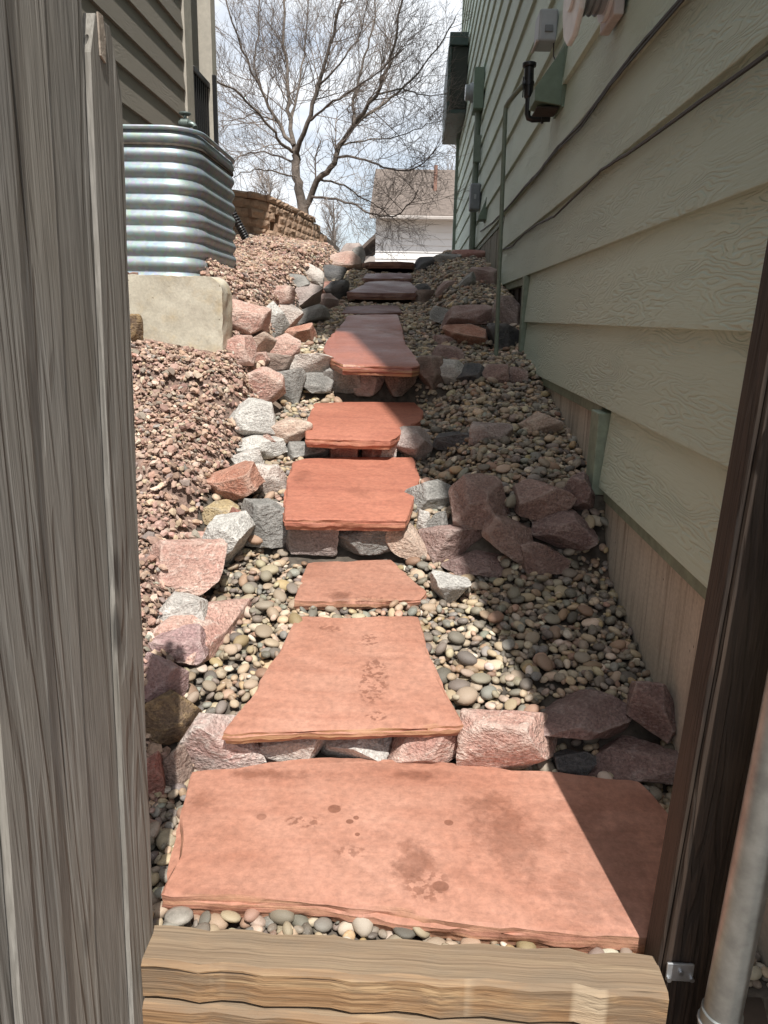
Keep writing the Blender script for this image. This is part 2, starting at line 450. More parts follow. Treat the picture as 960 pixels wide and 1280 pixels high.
MATS['foundation'] = concrete_mat('board_formed_concrete', (0.50, 0.45, 0.375), (0.60, 0.545, 0.465), (0.25, 0.205, 0.16), (3, 30, 1.3), 1.0, 0.85)
MATS['concrete'] = concrete_mat('weathered_footing_concrete', (0.60, 0.56, 0.46), (0.51, 0.47, 0.375), (0.55, 0.42, 0.23), (5, 5, 6), 1.0, 0.6)
MATS['block'] = concrete_mat('tan_split_face_block', (0.36, 0.235, 0.16), (0.46, 0.315, 0.22), (0.24, 0.15, 0.10), (8, 8, 8), 0.6, 0.6)

def galv_mat():
    t = NT('galvanised_steel'); co = t.obj()
    v = t.vor(co, 55.0, out='Color')
    a = t.noise(co, 4.0, 4)
    c = t.mix(t.ramp(a, [(0.35, 0.0), (0.65, 1.0)]), (0.285, 0.345, 0.375), (0.38, 0.435, 0.46))
    c = t.mix(0.12, c, v, 'OVERLAY')
    return t.done(c, 0.55, t.bump(a, 0.05, 0.002), 0.5)
MATS['galv'] = galv_mat()

def shingle_mat():
    t = NT('brown_asphalt_shingles'); co = t.obj()
    br = t.n('ShaderNodeTexBrick'); t.l(t.map(co, (1, 1, 1)), br.inputs['Vector'])
    br.inputs['Scale'].default_value = 6.0
    a = t.noise(co, 7.0, 6, 0.75); b = t.noise(t.map(co, (1.5, 6, 6)), 3.0, 4, 0.7)
    c = t.mix(t.ramp(a, [(0.3, 0.0), (0.7, 1.0)]), (0.10, 0.08, 0.066), (0.225, 0.18, 0.15))
    c = t.mix(t.ramp(b, [(0.45, 0.0), (0.65, 0.6)]), c, (0.14, 0.11, 0.095))
    return t.done(c, 0.9, t.bump(a, 0.5, 0.03))
MATS['shingle'] = shingle_mat()
MATS['white_siding'] = plain('white_painted_siding', (0.83, 0.82, 0.80), 0.6, 0, 0.05, 3)
MATS['gutter'] = plain('pale_gutter', (0.50, 0.45, 0.41), 0.5, 0, 0.1, 6)
MATS['bark'] = plain('grey_brown_bark', (0.20, 0.165, 0.14), 0.9, 0, 0.5, 14, 0.9, 0.02)
MATS['twig'] = plain('pale_brown_twigs', (0.29, 0.235, 0.20), 0.9, 0, 0.4, 6)
MATS['far_twig'] = plain('far_bare_twigs', (0.30, 0.26, 0.23), 0.9, 0, 0.3, 3)
MATS['earth'] = plain('dry_earth', (0.19, 0.14, 0.105), 0.95, 0, 0.4, 4, 0.6, 0.02)
MATS['gravel_bed'] = plain('red_gravel_fines', (0.30, 0.205, 0.165), 0.95, 0, 0.5, 70, 0.9, 0.012)
MATS['soffit'] = plain('painted_soffit', (0.35, 0.34, 0.28), 0.7, 0, 0.1, 4)
MATS['skirt'] = plain('sage_skirt_panel', (0.22, 0.215, 0.165), 0.75, 0, 0.3, 20)
MATS['dark_board'] = plain('dark_weathered_board', (0.05, 0.038, 0.03), 0.9, 0, 0.4, 40)

# ---------------------------------------------------------------- terrain
YP=[0.6,1.15,1.64,1.74,2.52,2.6,3.25,3.33,3.98,4.08,6.0,6.98,7.06,9.3,12,20,60]
ZP=[-1.19,-1.145,-1.13,-1.01,-.83,-.72,-.635,-.545,-.45,-.30,-.03,.11,.19,.55,.62,.6,.4]
YR=[0.6,1.15,1.64,1.76,2.42,2.62,3.48,3.98,4.15,4.8,5.0,5.2,6.5,8.8,9.6,12,20,60]
ZR=[-1.19,-1.145,-1.12,-.99,-.85,-.60,-.44,-.35,-.28,-.21,-.10,.06,.30,.68,.75,.8,.7,.4]
YB=[0.6,1.2,1.5,1.8,2.3,2.8,3.3,3.8,4.5,6.0,9.4,14,60]
XB=[-.50,-.47,-.46,-.52,-.62,-.66,-.64,-.66,-.72,-.82,-.85,-.9,-2]
YD=[0.6,1.4,1.7,2.2,3.0,3.7,5,7,9,14,60]
DB=[0.0,0.02,.12,.17,.22,.30,.40,.36,.24,.2,.1]
def sm(t): t=np.clip(t,0,1); return t*t*(3-2*t)
def height(X,Y):
    X=np.asarray(X,float);Y=np.asarray(Y,float)
    zp=np.interp(Y,YP,ZP); zr=np.interp(Y,YR,ZR)
    z=zp+(zr-zp)*sm((X-.08)/.25)
    xb=np.interp(Y,YB,XB); d=np.interp(Y,YD,DB)
    u=xb-X
    z=z+d*sm((u-.02)/.24)+np.clip(u-.2,0,2.6)*(.17-.07*sm((Y-5)/3))*sm((Y-1.5)/1.5)
    z=z+.2*sm((-.9-X)/.25)*sm((Y-3.72)/.15)*(1-sm((Y-3.95)/.95))
    return z

_h0 = height
def height(X, Y): return _h0(X, np.asarray(Y, float) - 0.05) + 0.008      # the soil starts behind the stones that hold it
def sheet(name, us, ys, fx, mat, dz=0.0):
    V = []; nx = len(us)
    for y in ys:
        for u in us:
            x = fx(u, y); V.append((x, y, float(height(x, y)) + dz + 0.006 * math.sin(x * 41 + y * 23) * math.sin(y * 37 - x * 11)))
    F = [(j*nx+i, j*nx+i+1, (j+1)*nx+i+1, (j+1)*nx+i) for j in range(len(ys)-1) for i in range(nx-1)]
    me = bpy.data.meshes.new(name); me.from_pydata(V, [], F)
    o = link(name, me, mat, smooth=True, angle=180, fix=False)
    return tag(o, kind='structure')
ys = list(np.arange(1.12, 9.9, 0.045))
XE = 0.70
def fx_path(u, y): xb = float(np.interp(y, YB, XB)) - 0.12; return xb + (XE - xb) * u
path = sheet('pebble_path', list(np.linspace(0, 1, 42)), ys, fx_path, MATS['soil'], -0.012)
tag(path, label='pebble covered stepping path climbing between the rocks and the house')
def fx_bank(u, y): xb = float(np.interp(y, YB, XB)) - 0.12; return xb - 4.6 * u ** 1.6
bank = sheet('gravel_bank', list(np.linspace(0, 1, 44)), ys, fx_bank, MATS['gravel_bed'])
tag(bank, label='sloping bank of crushed red gravel')
gx = [-400,-150,-60,-25,-12,-8,-6,-5,-4,-3.2,-2.6,-2,-1.5,-1.1,-.8,-.6,-.4,-.2,0,.2,.4,.6,.8,1.5,3,6,12,25,60,150,400]
gy = [-400,-150,-50,-20,-8,-3,-1,0,.5,.9,1.04,1.16,1.3,1.5,1.7,1.9,2.1,2.3,2.6,2.9,3.2,3.6,4,4.5,5,5.6,6.2,7,8,9,10,11,12,14,16,20,26,40,60,150,400]
V = []
for y in gy:
    for x in gx:
        z = float(height(max(min(x, 3), -5), min(max(y, 0.6), 60))) - 0.07
        if y < 1.1: z = -1.30
        if y > 60: z = 0.3
        V.append((x, y, z))
F = [(j*len(gx)+i, j*len(gx)+i+1, (j+1)*len(gx)+i+1, (j+1)*len(gx)+i) for j in range(len(gy)-1) for i in range(len(gx)-1)]
me = bpy.data.meshes.new('ground'); me.from_pydata(V, [], F)
tag(link('ground', me, MATS['earth'], smooth=True, angle=180, fix=False), kind='structure')

# ---------------------------------------------------------------- landscape timbers
for k, (z0, z1, x0, x1, y0, lab) in enumerate([
        (-1.166, -1.086, -0.455, 0.455, 1.052, 'weathered yellow landscape timber topping the entrance step'),
        (-1.272, -1.170, -0.47, 0.448, 1.044, 'yellow landscape timber lying under the weathered top timber')]):
    mb = MB(); n = 24
    for i in range(n + 1):
        x = (x1 - x0) * (i / n - 0.5); w = 0.0025 * math.sin(i * 1.7 + k) + 0.002 * random.uniform(-1, 1)
        hy, hz = 0.045, (z1 - z0) / 2; r = 0.008
        ring = [(-hy + r, -hz), (hy - r, -hz), (hy, -hz + r), (hy, hz - r), (hy - r, hz), (-hy + r, hz), (-hy, hz - r), (-hy, -hz + r)]
        mb.v.extend([(x, a + w, b + w * 0.5) for a, b in ring])
        if i:
            q = (i - 1) * 8
            mb.f.extend([(q + j, q + (j + 1) % 8, q + 8 + (j + 1) % 8, q + 8 + j) for j in range(8)])
    mb.f.append(tuple(range(8))); mb.f.append(tuple(n * 8 + j for j in range(7, -1, -1)))
    o = mb.build('landscape_timber', MATS['timber'], smooth=True, angle=30)
    o.location = ((x0 + x1) / 2, y0 + 0.046, (z0 + z1) / 2)
    o.rotation_euler = (0, 0, -0.012)
    tag(o, lab, 'timber', 'timbers of the entrance step')

# ---------------------------------------------------------------- flagstones
SLABS = {
 'S1': ((1.2, -1.09, 0.05), [(-0.461, 1.219), (-0.481, 1.391), (-0.509, 1.599), (-0.4, 1.631), (-0.209, 1.677), (0.03, 1.681), (0.362, 1.659), (0.569, 1.636), (0.603, 1.514), (0.6, 1.409), (0.555, 1.3), (0.5, 1.176), (0.283, 1.183), (0.092, 1.193), (-0.184, 1.225), (-0.339, 1.223)]),
 'S2': ((1.66, -0.963, 0.15), [(-0.436, 1.613), (-0.394, 1.782), (-0.357, 1.958), (-0.337, 2.154), (-0.148, 2.167), (0.031, 2.179), (0.061, 1.966), (0.101, 1.814), (0.144, 1.679), (-0.012, 1.66), (-0.205, 1.642)]),
 'S3': ((1.66, -0.95, 0.15), [(-0.358, 2.225), (-0.352, 2.485), (-0.23, 2.512), (-0.069, 2.53), (0.0, 2.399), (0.058, 2.311), (0.035, 2.263), (-0.178, 2.238)]),
 'S4': ((2.53, -0.668, 0.1), [(-0.431, 2.487), (-0.461, 2.631), (-0.49, 2.911), (-0.511, 3.166), (-0.471, 3.219), (-0.233, 3.269), (0.001, 3.293), (0.026, 2.993), (-0.017, 2.509), (-0.23, 2.498)]),
 'S5': ((3.25, -0.5, 0.1), [(-0.461, 3.199), (-0.492, 3.441), (-0.517, 3.911), (-0.286, 3.96), (-0.003, 3.975), (0.042, 3.771), (0.03, 3.597), (-0.028, 3.402), (-0.099, 3.197), (-0.296, 3.19)]),
 'S6': ((3.99, -0.229, 0.12), [(-0.522, 4.325), (-0.547, 4.738), (-0.524, 5.576), (-0.535, 5.952), (-0.321, 6.041), (-0.155, 6.071), (-0.108, 5.39), (-0.066, 4.621), (0.002, 4.139), (0.02, 3.931), (-0.02, 3.882), (-0.203, 3.902), (-0.373, 3.902), (-0.447, 4.054)]),
 'S7': ((5.6, -0.04, 0.13), [(-0.592, 6.091), (-0.592, 6.504), (-0.355, 6.658), (-0.171, 6.634), (-0.121, 6.218), (-0.323, 6.087)]),
 'S8': ((7.0, 0.225, 0.2), [(-0.629, 6.894), (-0.562, 7.106), (-0.478, 7.47), (-0.292, 7.54), (-0.086, 7.518), (0.007, 7.09), (-0.021, 6.924), (-0.369, 6.884)]),
 'S9': ((7.75, 0.355, 0.2), [(-0.561, 7.781), (-0.535, 8.092), (-0.277, 8.178), (-0.079, 8.15), (-0.075, 7.841), (-0.342, 7.808)]),
 'S10': ((9.3, 0.6, 0.03), [(-0.67, 9.254), (-0.544, 8.727), (-0.207, 8.567), (-0.062, 8.717), (-0.039, 9.571), (-0.432, 9.785), (-0.74, 9.952)]),
}
def in_poly(px, py, poly):
    x, y = px, py; c = np.zeros(np.shape(x), bool); n = len(poly); j = n - 1
    for i in range(n):
        xi, yi = poly[i]; xj, yj = poly[j]
        c ^= ((yi > y) != (yj > y)) & (x < (xj - xi) * (y - yi) / (yj - yi + 1e-12) + xi)
        j = i
    return c
PINK = ((0.425, 0.195, 0.13), (0.485, 0.25, 0.178), (0.34, 0.14, 0.09))
RED = ((0.40, 0.145, 0.092), (0.47, 0.185, 0.12), (0.30, 0.10, 0.068))
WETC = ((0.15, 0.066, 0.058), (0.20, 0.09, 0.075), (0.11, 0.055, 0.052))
ST1 = [(0.023,1.341,0.052,0.08,0.62,'blot'),(-0.153,1.487,0.016,0.015,0.75,'drop'),(0.08,1.274,0.018,0.015,0.75,'drop'),(-0.115,1.448,0.009,0.008,0.8,'drop'),
       (-0.102,1.461,0.007,0.007,0.8,'drop'),(-0.095,1.409,0.006,0.006,0.8,'drop'),(-0.311,1.45,0.012,0.011,0.5,'drop'),(0.103,1.459,0.011,0.01,0.7,'drop'),
       (0.237,1.413,0.10,0.16,0.5,'blot'),(0.42,1.35,0.16,0.25,0.4,'blot'),(0.194,1.53,0.09,0.06,0.5,'blot'),(-0.461,1.496,0.04,0.06,0.5,'blot'),(-0.319,1.60,0.11,0.03,0.6,'blot'),(0.03,1.62,0.08,0.025,0.5,'blot'),
       (-0.102,1.356,0.04,0.02,0.5,'print'),(0.05,1.28,0.05,0.055,0.6,'print'),(-0.215,1.441,0.05,0.022,0.6,'print')]
ST2 = [(-0.087,1.844,0.045,0.115,0.65,'print'),(-0.072,1.696,0.03,0.02,0.7,'print'),(-0.108,2.036,0.03,0.04,0.6,'print'),(-0.23,2.09,0.04,0.02,0.5,'print')]
ST3 = [(-0.22,2.26,0.06,0.05,0.6,'blot'),(-0.10,2.24,0.1,0.03,0.5,'print')]
ST4 = [(-0.44,2.95,0.05,0.12,0.4,'blot'),(-0.2,2.8,0.08,0.1,0.3,'blot')]
SLABLOOK = {
 'S1': ('flag_widest', PINK, 0.0, ST1, 0.72, 0.35, 0.05, 'widest pink sandstone flagstone, lying just behind the timber step'),
 'S2': ('flag_tapered', PINK, 0.0, ST2, 0.72, 0.85, 0.034, 'tapered pink sandstone flagstone with tan front edge and a damp shoe print'),
 'S3': ('flag_sunken', tuple(tuple(x*0.9 for x in c) for c in PINK), 0.0, ST3, 0.75, 0.3, 0.035, 'small sunken flagstone in pebbles behind the tapered one'),
 'S4': ('flag_fourth', RED, 0.0, ST4, 0.7, 0.25, 0.042, 'thick red flagstone, fourth up from the timber step'),
 'S5': ('flag_fifth', RED, 0.0, [], 0.7, 0.25, 0.042, 'red flagstone, fifth up from the timber step, half shaded'),
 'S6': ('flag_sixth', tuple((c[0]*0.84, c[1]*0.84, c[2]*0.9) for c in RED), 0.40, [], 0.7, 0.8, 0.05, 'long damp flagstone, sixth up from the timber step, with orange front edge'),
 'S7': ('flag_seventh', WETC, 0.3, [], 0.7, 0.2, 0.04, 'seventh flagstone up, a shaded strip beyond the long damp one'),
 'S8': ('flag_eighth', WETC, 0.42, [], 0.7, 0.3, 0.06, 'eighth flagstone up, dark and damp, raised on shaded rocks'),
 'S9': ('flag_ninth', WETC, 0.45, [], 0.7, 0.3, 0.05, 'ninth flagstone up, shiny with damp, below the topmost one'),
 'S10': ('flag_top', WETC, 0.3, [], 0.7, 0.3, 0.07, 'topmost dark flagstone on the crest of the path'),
}
def flagstone(key):
    (Y0, z0, sl), poly = SLABS[key]
    mname, pal, wet, stain, rough, dirt, th, lab = SLABLOOK[key]
    rs = random.Random(hash(mname) % 1000 if False else len(mname) * 13 + int(key[1:]))
    pts = []
    n = len(poly)
    for i in range(n):
        a = Vector(poly[i]); b = Vector(poly[(i + 1) % n])
        m = max(1, int((b - a).length / 0.022))
        nrm = Vector((b.y - a.y, a.x - b.x)).normalized()
        for k in range(m):
            t = k / m
            pts.append(a.lerp(b, t) + nrm * rs.uniform(-0.0022, 0.0022))
    # soften corners
    pts = [(pts[i - 1] + pts[i] * 6 + pts[(i + 1) % len(pts)]) / 8 for i in range(len(pts))]
    c = Vector((sum(p.x for p in pts) / len(pts), sum(p.y for p in pts) / len(pts)))
    N = len(pts); mb = MB()
    def zt(p): return z0 + sl * (p.y - Y0)
    ph = [rs.uniform(0, 6.28) for _ in range(3)]
    levels = [(0.003, 0.0), (-0.003, -0.003), (-0.005, -0.28 * th), (-0.008, -0.33 * th), (-0.008, -0.60 * th), (-0.003, -0.66 * th), (0.001, -th)]
    chips = [(rs.uniform(0, N), rs.uniform(1.5, 4.5), rs.uniform(0.004, 0.013)) for _ in range(max(4, N // 11))]
    for li, (ins, dz) in enumerate(levels):
        for i, p in enumerate(pts):
            d = (c - p).normalized()
            s = i * 0.31
            j = (0.005 * math.sin(s + ph[0]) + 0.003 * math.sin(2.7 * s + ph[1])) if li >= 2 else 0
            j += rs.uniform(-0.003, 0.003) if li >= 2 else 0
            ch = sum(a * max(0, 1 - abs(((i - c0 + N / 2) % N) - N / 2) / w) for c0, w, a in chips) if li < 3 else 0
            q = p + d * (ins + abs(j) + ch)
            zz = zt(q) + dz + (rs.uniform(-0.003, 0.002) if 0 < li < 6 else 0) - (ch * 0.5 if li == 1 else 0)
            mb.v.append((q.x, q.y, zz))
    for li in range(len(levels) - 1):
        for i in range(N):
            k = (i + 1) % N
            mb.f.append((li * N + i, li * N + k, (li + 1) * N + k, (li + 1) * N + i))
    mb.f.append(tuple(range(N))); mb.f.append(tuple((len(levels) - 1) * N + i for i in range(N - 1, -1, -1)))
    mat = flag_mat(mname, *pal, wet=wet, stain=stain, rough=rough, dirt=dirt)
    o = mb.build('flagstone', mat, smooth=True, angle=38)
    tag(o, lab, 'flagstone', 'flagstones climbing the path')
for key in SLABS: flagstone(key)

# ---------------------------------------------------------------- rocks
ROCKS = [
 (-0.47, 1.709, -1.059, 0.213, 0.147, 0.171, 'PW', 8.0, 'pink and white streaked wedge rock under the gate-side corner of the tapered flagstone'),
 (-0.294, 1.728, -1.057, 0.186, 0.128, 0.11, 'WP', 0.0, 'pale banded rock between streaked wedge and cream rock under tapered flagstone'),
 (-0.128, 1.735, -1.053, 0.181, 0.125, 0.099, 'W', 0.0, 'flat cream white rock under the middle of the tapered flagstone'),
 (0.047, 1.736, -1.048, 0.199, 0.137, 0.118, 'P', 0.0, "rosy flat rock under the tapered flagstone's house-side corner"),
 (0.262, 1.737, -1.032, 0.221, 0.177, 0.175, 'P', 0.0, 'large rosy flat-topped block at the house end of the row under the tapered flagstone'),
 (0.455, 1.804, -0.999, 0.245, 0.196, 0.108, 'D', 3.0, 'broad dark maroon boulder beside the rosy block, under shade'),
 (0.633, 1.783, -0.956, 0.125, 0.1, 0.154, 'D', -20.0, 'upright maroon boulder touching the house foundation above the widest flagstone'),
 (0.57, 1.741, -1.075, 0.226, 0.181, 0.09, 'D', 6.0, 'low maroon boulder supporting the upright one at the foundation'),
 (0.421, 1.701, -1.073, 0.091, 0.073, 0.076, 'K', 0.0, 'small dark rock wedged in the gap beneath the broad maroon boulder'),
 (-0.558, 1.608, -1.082, 0.069, 0.056, 0.127, 'BR', 5.0, "brown upright wedge rock by the gate at the widest flagstone's corner"),
 (-0.59, 1.566, -1.072, 0.038, 0.054, 0.125, 'R', 0.0, 'dull red rock half hidden behind the gate edge'),
 (-0.602, 1.73, -0.996, 0.105, 0.084, 0.129, 'BY', 0.0, "dark brown rock with a rusty yellow face in the gate's shadow"),
 (-0.636, 1.792, -0.929, 0.103, 0.083, 0.117, 'PU', -10.0, "mauve rock in the gate's shadow beneath the pink one"),
 (-0.64, 1.946, -0.912, 0.128, 0.103, 0.117, 'PU', 15.0, 'mauve pink angular rock below the white crystalline rock'),
 (-0.677, 2.068, -0.865, 0.13, 0.104, 0.128, 'W', 20.0, 'white crystalline angular rock below the big flat-topped pink block'),
 (-0.584, 2.1, -0.897, 0.105, 0.34, 0.1, 'P', -72.0, 'long slanting pink rock beside the pebbles and the white crystalline rock'),
 (-0.654, 2.476, -0.773, 0.163, 0.13, 0.209, 'WG', 35.0, 'pale grey rough rock behind the big flat-topped pink block'),
 (-0.719, 2.273, -0.789, 0.205, 0.164, 0.187, 'P', -8.0, 'big flat-topped pink and tan block in the gravel-side border'),
 (-0.751, 2.526, -0.768, 0.1, 0.08, 0.072, 'P', 0.0, 'small pink rock peeping above the big flat-topped pink block'),
 (-0.621, 2.586, -0.74, 0.102, 0.082, 0.138, 'R', 20.0, 'brick red rock beside the dark grey stacked rock'),
 (-0.685, 2.631, -0.704, 0.103, 0.082, 0.085, 'Y', 10.0, 'small yellow and grey rock under the large rust red rock'),
 (-0.687, 2.818, -0.633, 0.205, 0.164, 0.184, 'RO', 18.0, 'large rust red angular rock in the gravel-side border'),
 (-0.571, 2.903, -0.641, 0.112, 0.09, 0.139, 'WP', 0.0, 'whitish rock between the rust red rock and the fourth flagstone'),
 (-0.718, 3.171, -0.607, 0.128, 0.103, 0.098, 'W', 15.0, 'small white lumpy rock above the rust red rock'),
 (-0.705, 3.324, -0.58, 0.217, 0.174, 0.128, 'WG', 35.0, 'long grey-white rock lying slantwise over the small white one'),
 (-0.74, 3.368, -0.458, 0.184, 0.147, 0.172, 'WG', -10.0, 'big silvery white rock crowning the gravel-side border'),
 (-0.634, 3.291, -0.577, 0.063, 0.054, 0.125, 'P', 0.0, 'small pink rock tucked behind the slanting grey-white rock'),
 (-0.743, 3.736, -0.364, 0.156, 0.125, 0.219, 'P', 20.0, 'upright pink rock above the silvery white rock'),
 (-0.578, 3.387, -0.513, 0.185, 0.148, 0.12, 'PT', -8.0, 'pinkish tan wedge rock on the gravel side of the fifth flagstone'),
 (-0.66, 3.976, -0.377, 0.116, 0.1, 0.21, 'G', 10.0, 'narrow grey rock standing beside the upright pink rock'),
 (-0.479, 3.349, -0.584, 0.211, 0.169, 0.084, 'G', -3.0, 'flat dark grey rock below the pinkish tan wedge, beside the fifth flagstone'),
 (-0.525, 2.69, -0.701, 0.116, 0.093, 0.074, 'WP', -12.0, 'small whitish oval rock on top of the dark grey rock'),
 (-0.516, 2.609, -0.721, 0.158, 0.109, 0.146, 'G', 0.0, 'rounded dark grey rock on the gravel side under the fourth flagstone'),
 (-0.354, 2.604, -0.755, 0.209, 0.144, 0.13, 'PG', -5.0, "pinkish grey rock under the fourth flagstone's gravel-side corner"),
 (-0.176, 2.608, -0.755, 0.196, 0.135, 0.108, 'G', 0.0, 'thin grey rock under the middle of the fourth flagstone'),
 (-0.007, 2.587, -0.751, 0.14, 0.112, 0.149, 'PT', -25.0, "tan pink tilted rock at the fourth flagstone's house-side corner"),
 (0.082, 2.806, -0.659, 0.208, 0.166, 0.136, 'G', 5.0, 'grey split-faced rock on the house side of the fourth flagstone'),
 (0.244, 2.636, -0.629, 0.206, 0.165, 0.176, 'DR', 10.0, 'tall triangular red-brown boulder topping the rock wall'),
 (0.458, 2.64, -0.615, 0.195, 0.156, 0.129, 'DR', -15.0, 'slanted red-brown boulder topping the rock wall beside the triangular one'),
 (0.583, 2.626, -0.59, 0.111, 0.089, 0.147, 'D', -30.0, 'dark maroon boulder wedged against the foundation atop the rock wall'),
 (0.526, 2.573, -0.702, 0.197, 0.157, 0.125, 'D', 0.0, 'broad purple boulder in the rock wall by the foundation'),
 (0.335, 2.532, -0.724, 0.174, 0.139, 0.162, 'DR', -35.0, 'tilted red-purple boulder in the middle of the rock wall'),
 (0.141, 2.6, -0.763, 0.201, 0.16, 0.115, 'PD', 0.0, "dusty pink boulder at the rock wall's foot beside the tan tilted rock"),
 (0.439, 2.508, -0.781, 0.172, 0.138, 0.108, 'DR', -20.0, "reddish boulder at the rock wall's foot under the purple one"),
 (0.231, 2.519, -0.83, 0.227, 0.181, 0.091, 'D', -5.0, "low dark boulder at the rock wall's foot behind the white flecked rock"),
 (0.045, 2.633, -0.704, 0.051, 0.041, 0.079, 'W', 0.0, 'little white rock tucked under the grey split-faced rock'),
 (0.099, 2.614, -0.71, 0.074, 0.059, 0.093, 'G', 0.0, 'small dark grey rock under the triangular boulder'),
 (0.132, 2.317, -0.846, 0.102, 0.102, 0.1, 'WG', 60.0, 'white flecked rock standing among pebbles below the rock wall'),
 (-0.308, 3.32, -0.565, 0.122, 0.084, 0.109, 'R', 0.0, 'small red rock under the fifth flagstone'),
 (-0.173, 3.316, -0.579, 0.098, 0.067, 0.074, 'R', 0.0, 'reddish rock under the fifth flagstone beside the little white rock'),
 (-0.116, 3.312, -0.559, 0.069, 0.048, 0.106, 'W', 0.0, "little white upright rock under the fifth flagstone's house-side end"),
 (-0.015, 3.353, -0.545, 0.183, 0.146, 0.131, 'PG', 0.0, 'grey pink block at the house-side end of the fifth flagstone'),
 (0.176, 3.36, -0.523, 0.161, 0.129, 0.081, 'K', 0.0, 'dark slate rock lying in pebbles beside the grey pink block'),
 (0.327, 3.219, -0.475, 0.161, 0.128, 0.097, 'PG', 0.0, 'pinkish grey rock half buried in shaded pebbles'),
 (0.55, 3.322, -0.449, 0.172, 0.137, 0.111, 'PT', -12.0, 'tan rock half buried in pebbles near the foundation'),
 (-0.55, 4.159, -0.26, 0.23, 0.184, 0.128, 'WP', 0.0, 'pale pink flat rock on the gravel side of the sixth flagstone'),
 (-0.522, 4.081, -0.345, 0.144, 0.115, 0.098, 'G', 0.0, 'grey rock under the pale pink flat rock'),
 (-0.382, 4.086, -0.318, 0.186, 0.128, 0.15, 'G', 0.0, "dark grey rock under the sixth flagstone's gravel-side corner"),
 (-0.24, 4.07, -0.326, 0.156, 0.108, 0.158, 'PG', 0.0, 'pinkish grey rock under the middle of the sixth flagstone'),
 (-0.095, 4.078, -0.323, 0.176, 0.121, 0.158, 'BR', 0.0, "brown squarish rock under the sixth flagstone's house-side part"),
 (0.077, 4.099, -0.283, 0.143, 0.115, 0.167, 'BR', 0.0, "upright brown rock at the sixth flagstone's house-side corner"),
 (0.183, 4.114, -0.275, 0.127, 0.101, 0.122, 'WG', 0.0, 'pale grey rock in the row house-side of the upright brown rock'),
 (0.285, 4.11, -0.289, 0.168, 0.135, 0.112, 'K', 0.0, 'blue-black slate rock in the row across the shaded bed'),
 (0.428, 4.097, -0.289, 0.143, 0.114, 0.113, 'DR', 0.0, 'red-brown rock in the row across the shaded bed'),
 (0.533, 4.095, -0.292, 0.101, 0.081, 0.099, 'PD', 0.0, 'dusty pink rock ending the row at the foundation'),
 (-0.913, 4.073, -0.032, 0.207, 0.166, 0.195, 'P', -5.0, 'large pink boulder beside the concrete block'),
 (-0.84, 4.498, -0.04, 0.156, 0.125, 0.214, 'WG', 35.0, 'white speckled boulder leaning on the large pink one'),
 (-0.877, 3.777, -0.173, 0.148, 0.118, 0.135, 'P', 0.0, "pink rock at the concrete block's lower corner"),
 (-0.834, 4.069, -0.163, 0.142, 0.114, 0.144, 'PT', 20.0, 'tan pink rock under the large pink boulder'),
 (-0.84, 4.007, -0.237, 0.124, 0.099, 0.09, 'P', 10.0, 'small pink rock on the gravel under the tan pink one'),
 (-0.74, 4.257, -0.204, 0.149, 0.119, 0.197, 'P', 25.0, 'rosy triangular rock below the white speckled boulder'),
 (-0.749, 4.082, -0.288, 0.169, 0.135, 0.182, 'BR', -10.0, 'brown and grey rock above the upright pink rock'),
 (-0.766, 4.949, -0.131, 0.172, 0.138, 0.16, 'RO', 15.0, 'orange rock beside the pebbles on the gravel side of the sixth flagstone'),
 (-0.853, 5.043, -0.018, 0.185, 0.148, 0.19, 'WP', 20.0, 'cream and pink rock behind the white speckled boulder'),
 (-0.902, 5.092, 0.091, 0.155, 0.124, 0.173, 'P', 0.0, 'pink rock topping the upper gravel-side border'),
 (-0.928, 6.21, 0.147, 0.263, 0.21, 0.195, 'PG', -10.0, 'dusty pink rounded rock in the upper gravel-side border'),
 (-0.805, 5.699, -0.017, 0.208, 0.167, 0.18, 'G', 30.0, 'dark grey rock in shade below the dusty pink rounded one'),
 (-0.975, 6.233, 0.241, 0.201, 0.161, 0.15, 'G', -10.0, 'grey rock in the upper gravel-side border on the gravel edge'),
 (-0.955, 7.023, 0.326, 0.212, 0.169, 0.228, 'WP', -20.0, 'whitish rock in the upper gravel-side border'),
 (-0.888, 7.951, 0.395, 0.255, 0.204, 0.185, 'K', 0.0, 'dark slate rock in the upper gravel-side border'),
 (-0.859, 7.118, 0.226, 0.229, 0.183, 0.155, 'R', 0.0, 'dark red rock under the slate rock in the upper gravel-side border'),
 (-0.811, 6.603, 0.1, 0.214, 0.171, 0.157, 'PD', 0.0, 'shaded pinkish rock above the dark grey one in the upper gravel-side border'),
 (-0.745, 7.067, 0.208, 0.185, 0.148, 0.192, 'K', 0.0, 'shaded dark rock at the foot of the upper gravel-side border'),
 (-0.888, 8.914, 0.583, 0.355, 0.284, 0.222, 'P', 0.0, 'pink rounded rock near the crest of the gravel-side border'),
 (-0.868, 9.793, 0.754, 0.292, 0.234, 0.205, 'PG', 0.0, 'pinkish rock topping the crest of the gravel-side border'),
 (-0.715, 9.342, 0.686, 0.131, 0.105, 0.192, 'G', 0.0, 'small grey rock ending the gravel-side border at the crest'),
 (0.304, 4.994, -0.109, 0.281, 0.225, 0.141, 'RO', 5.0, 'rust orange boulder in the upper house-side rock pile'),
 (0.314, 5.168, 0.01, 0.29, 0.232, 0.155, 'PD', 5.0, 'dusty pink boulder atop the rust orange one'),
 (0.197, 5.411, 0.012, 0.218, 0.174, 0.133, 'G', -25.0, 'grey slanting rock beside the dusty pink boulder'),
 (0.189, 4.54, -0.212, 0.176, 0.141, 0.114, 'PD', 0.0, 'dusty pink rock under the rust orange boulder'),
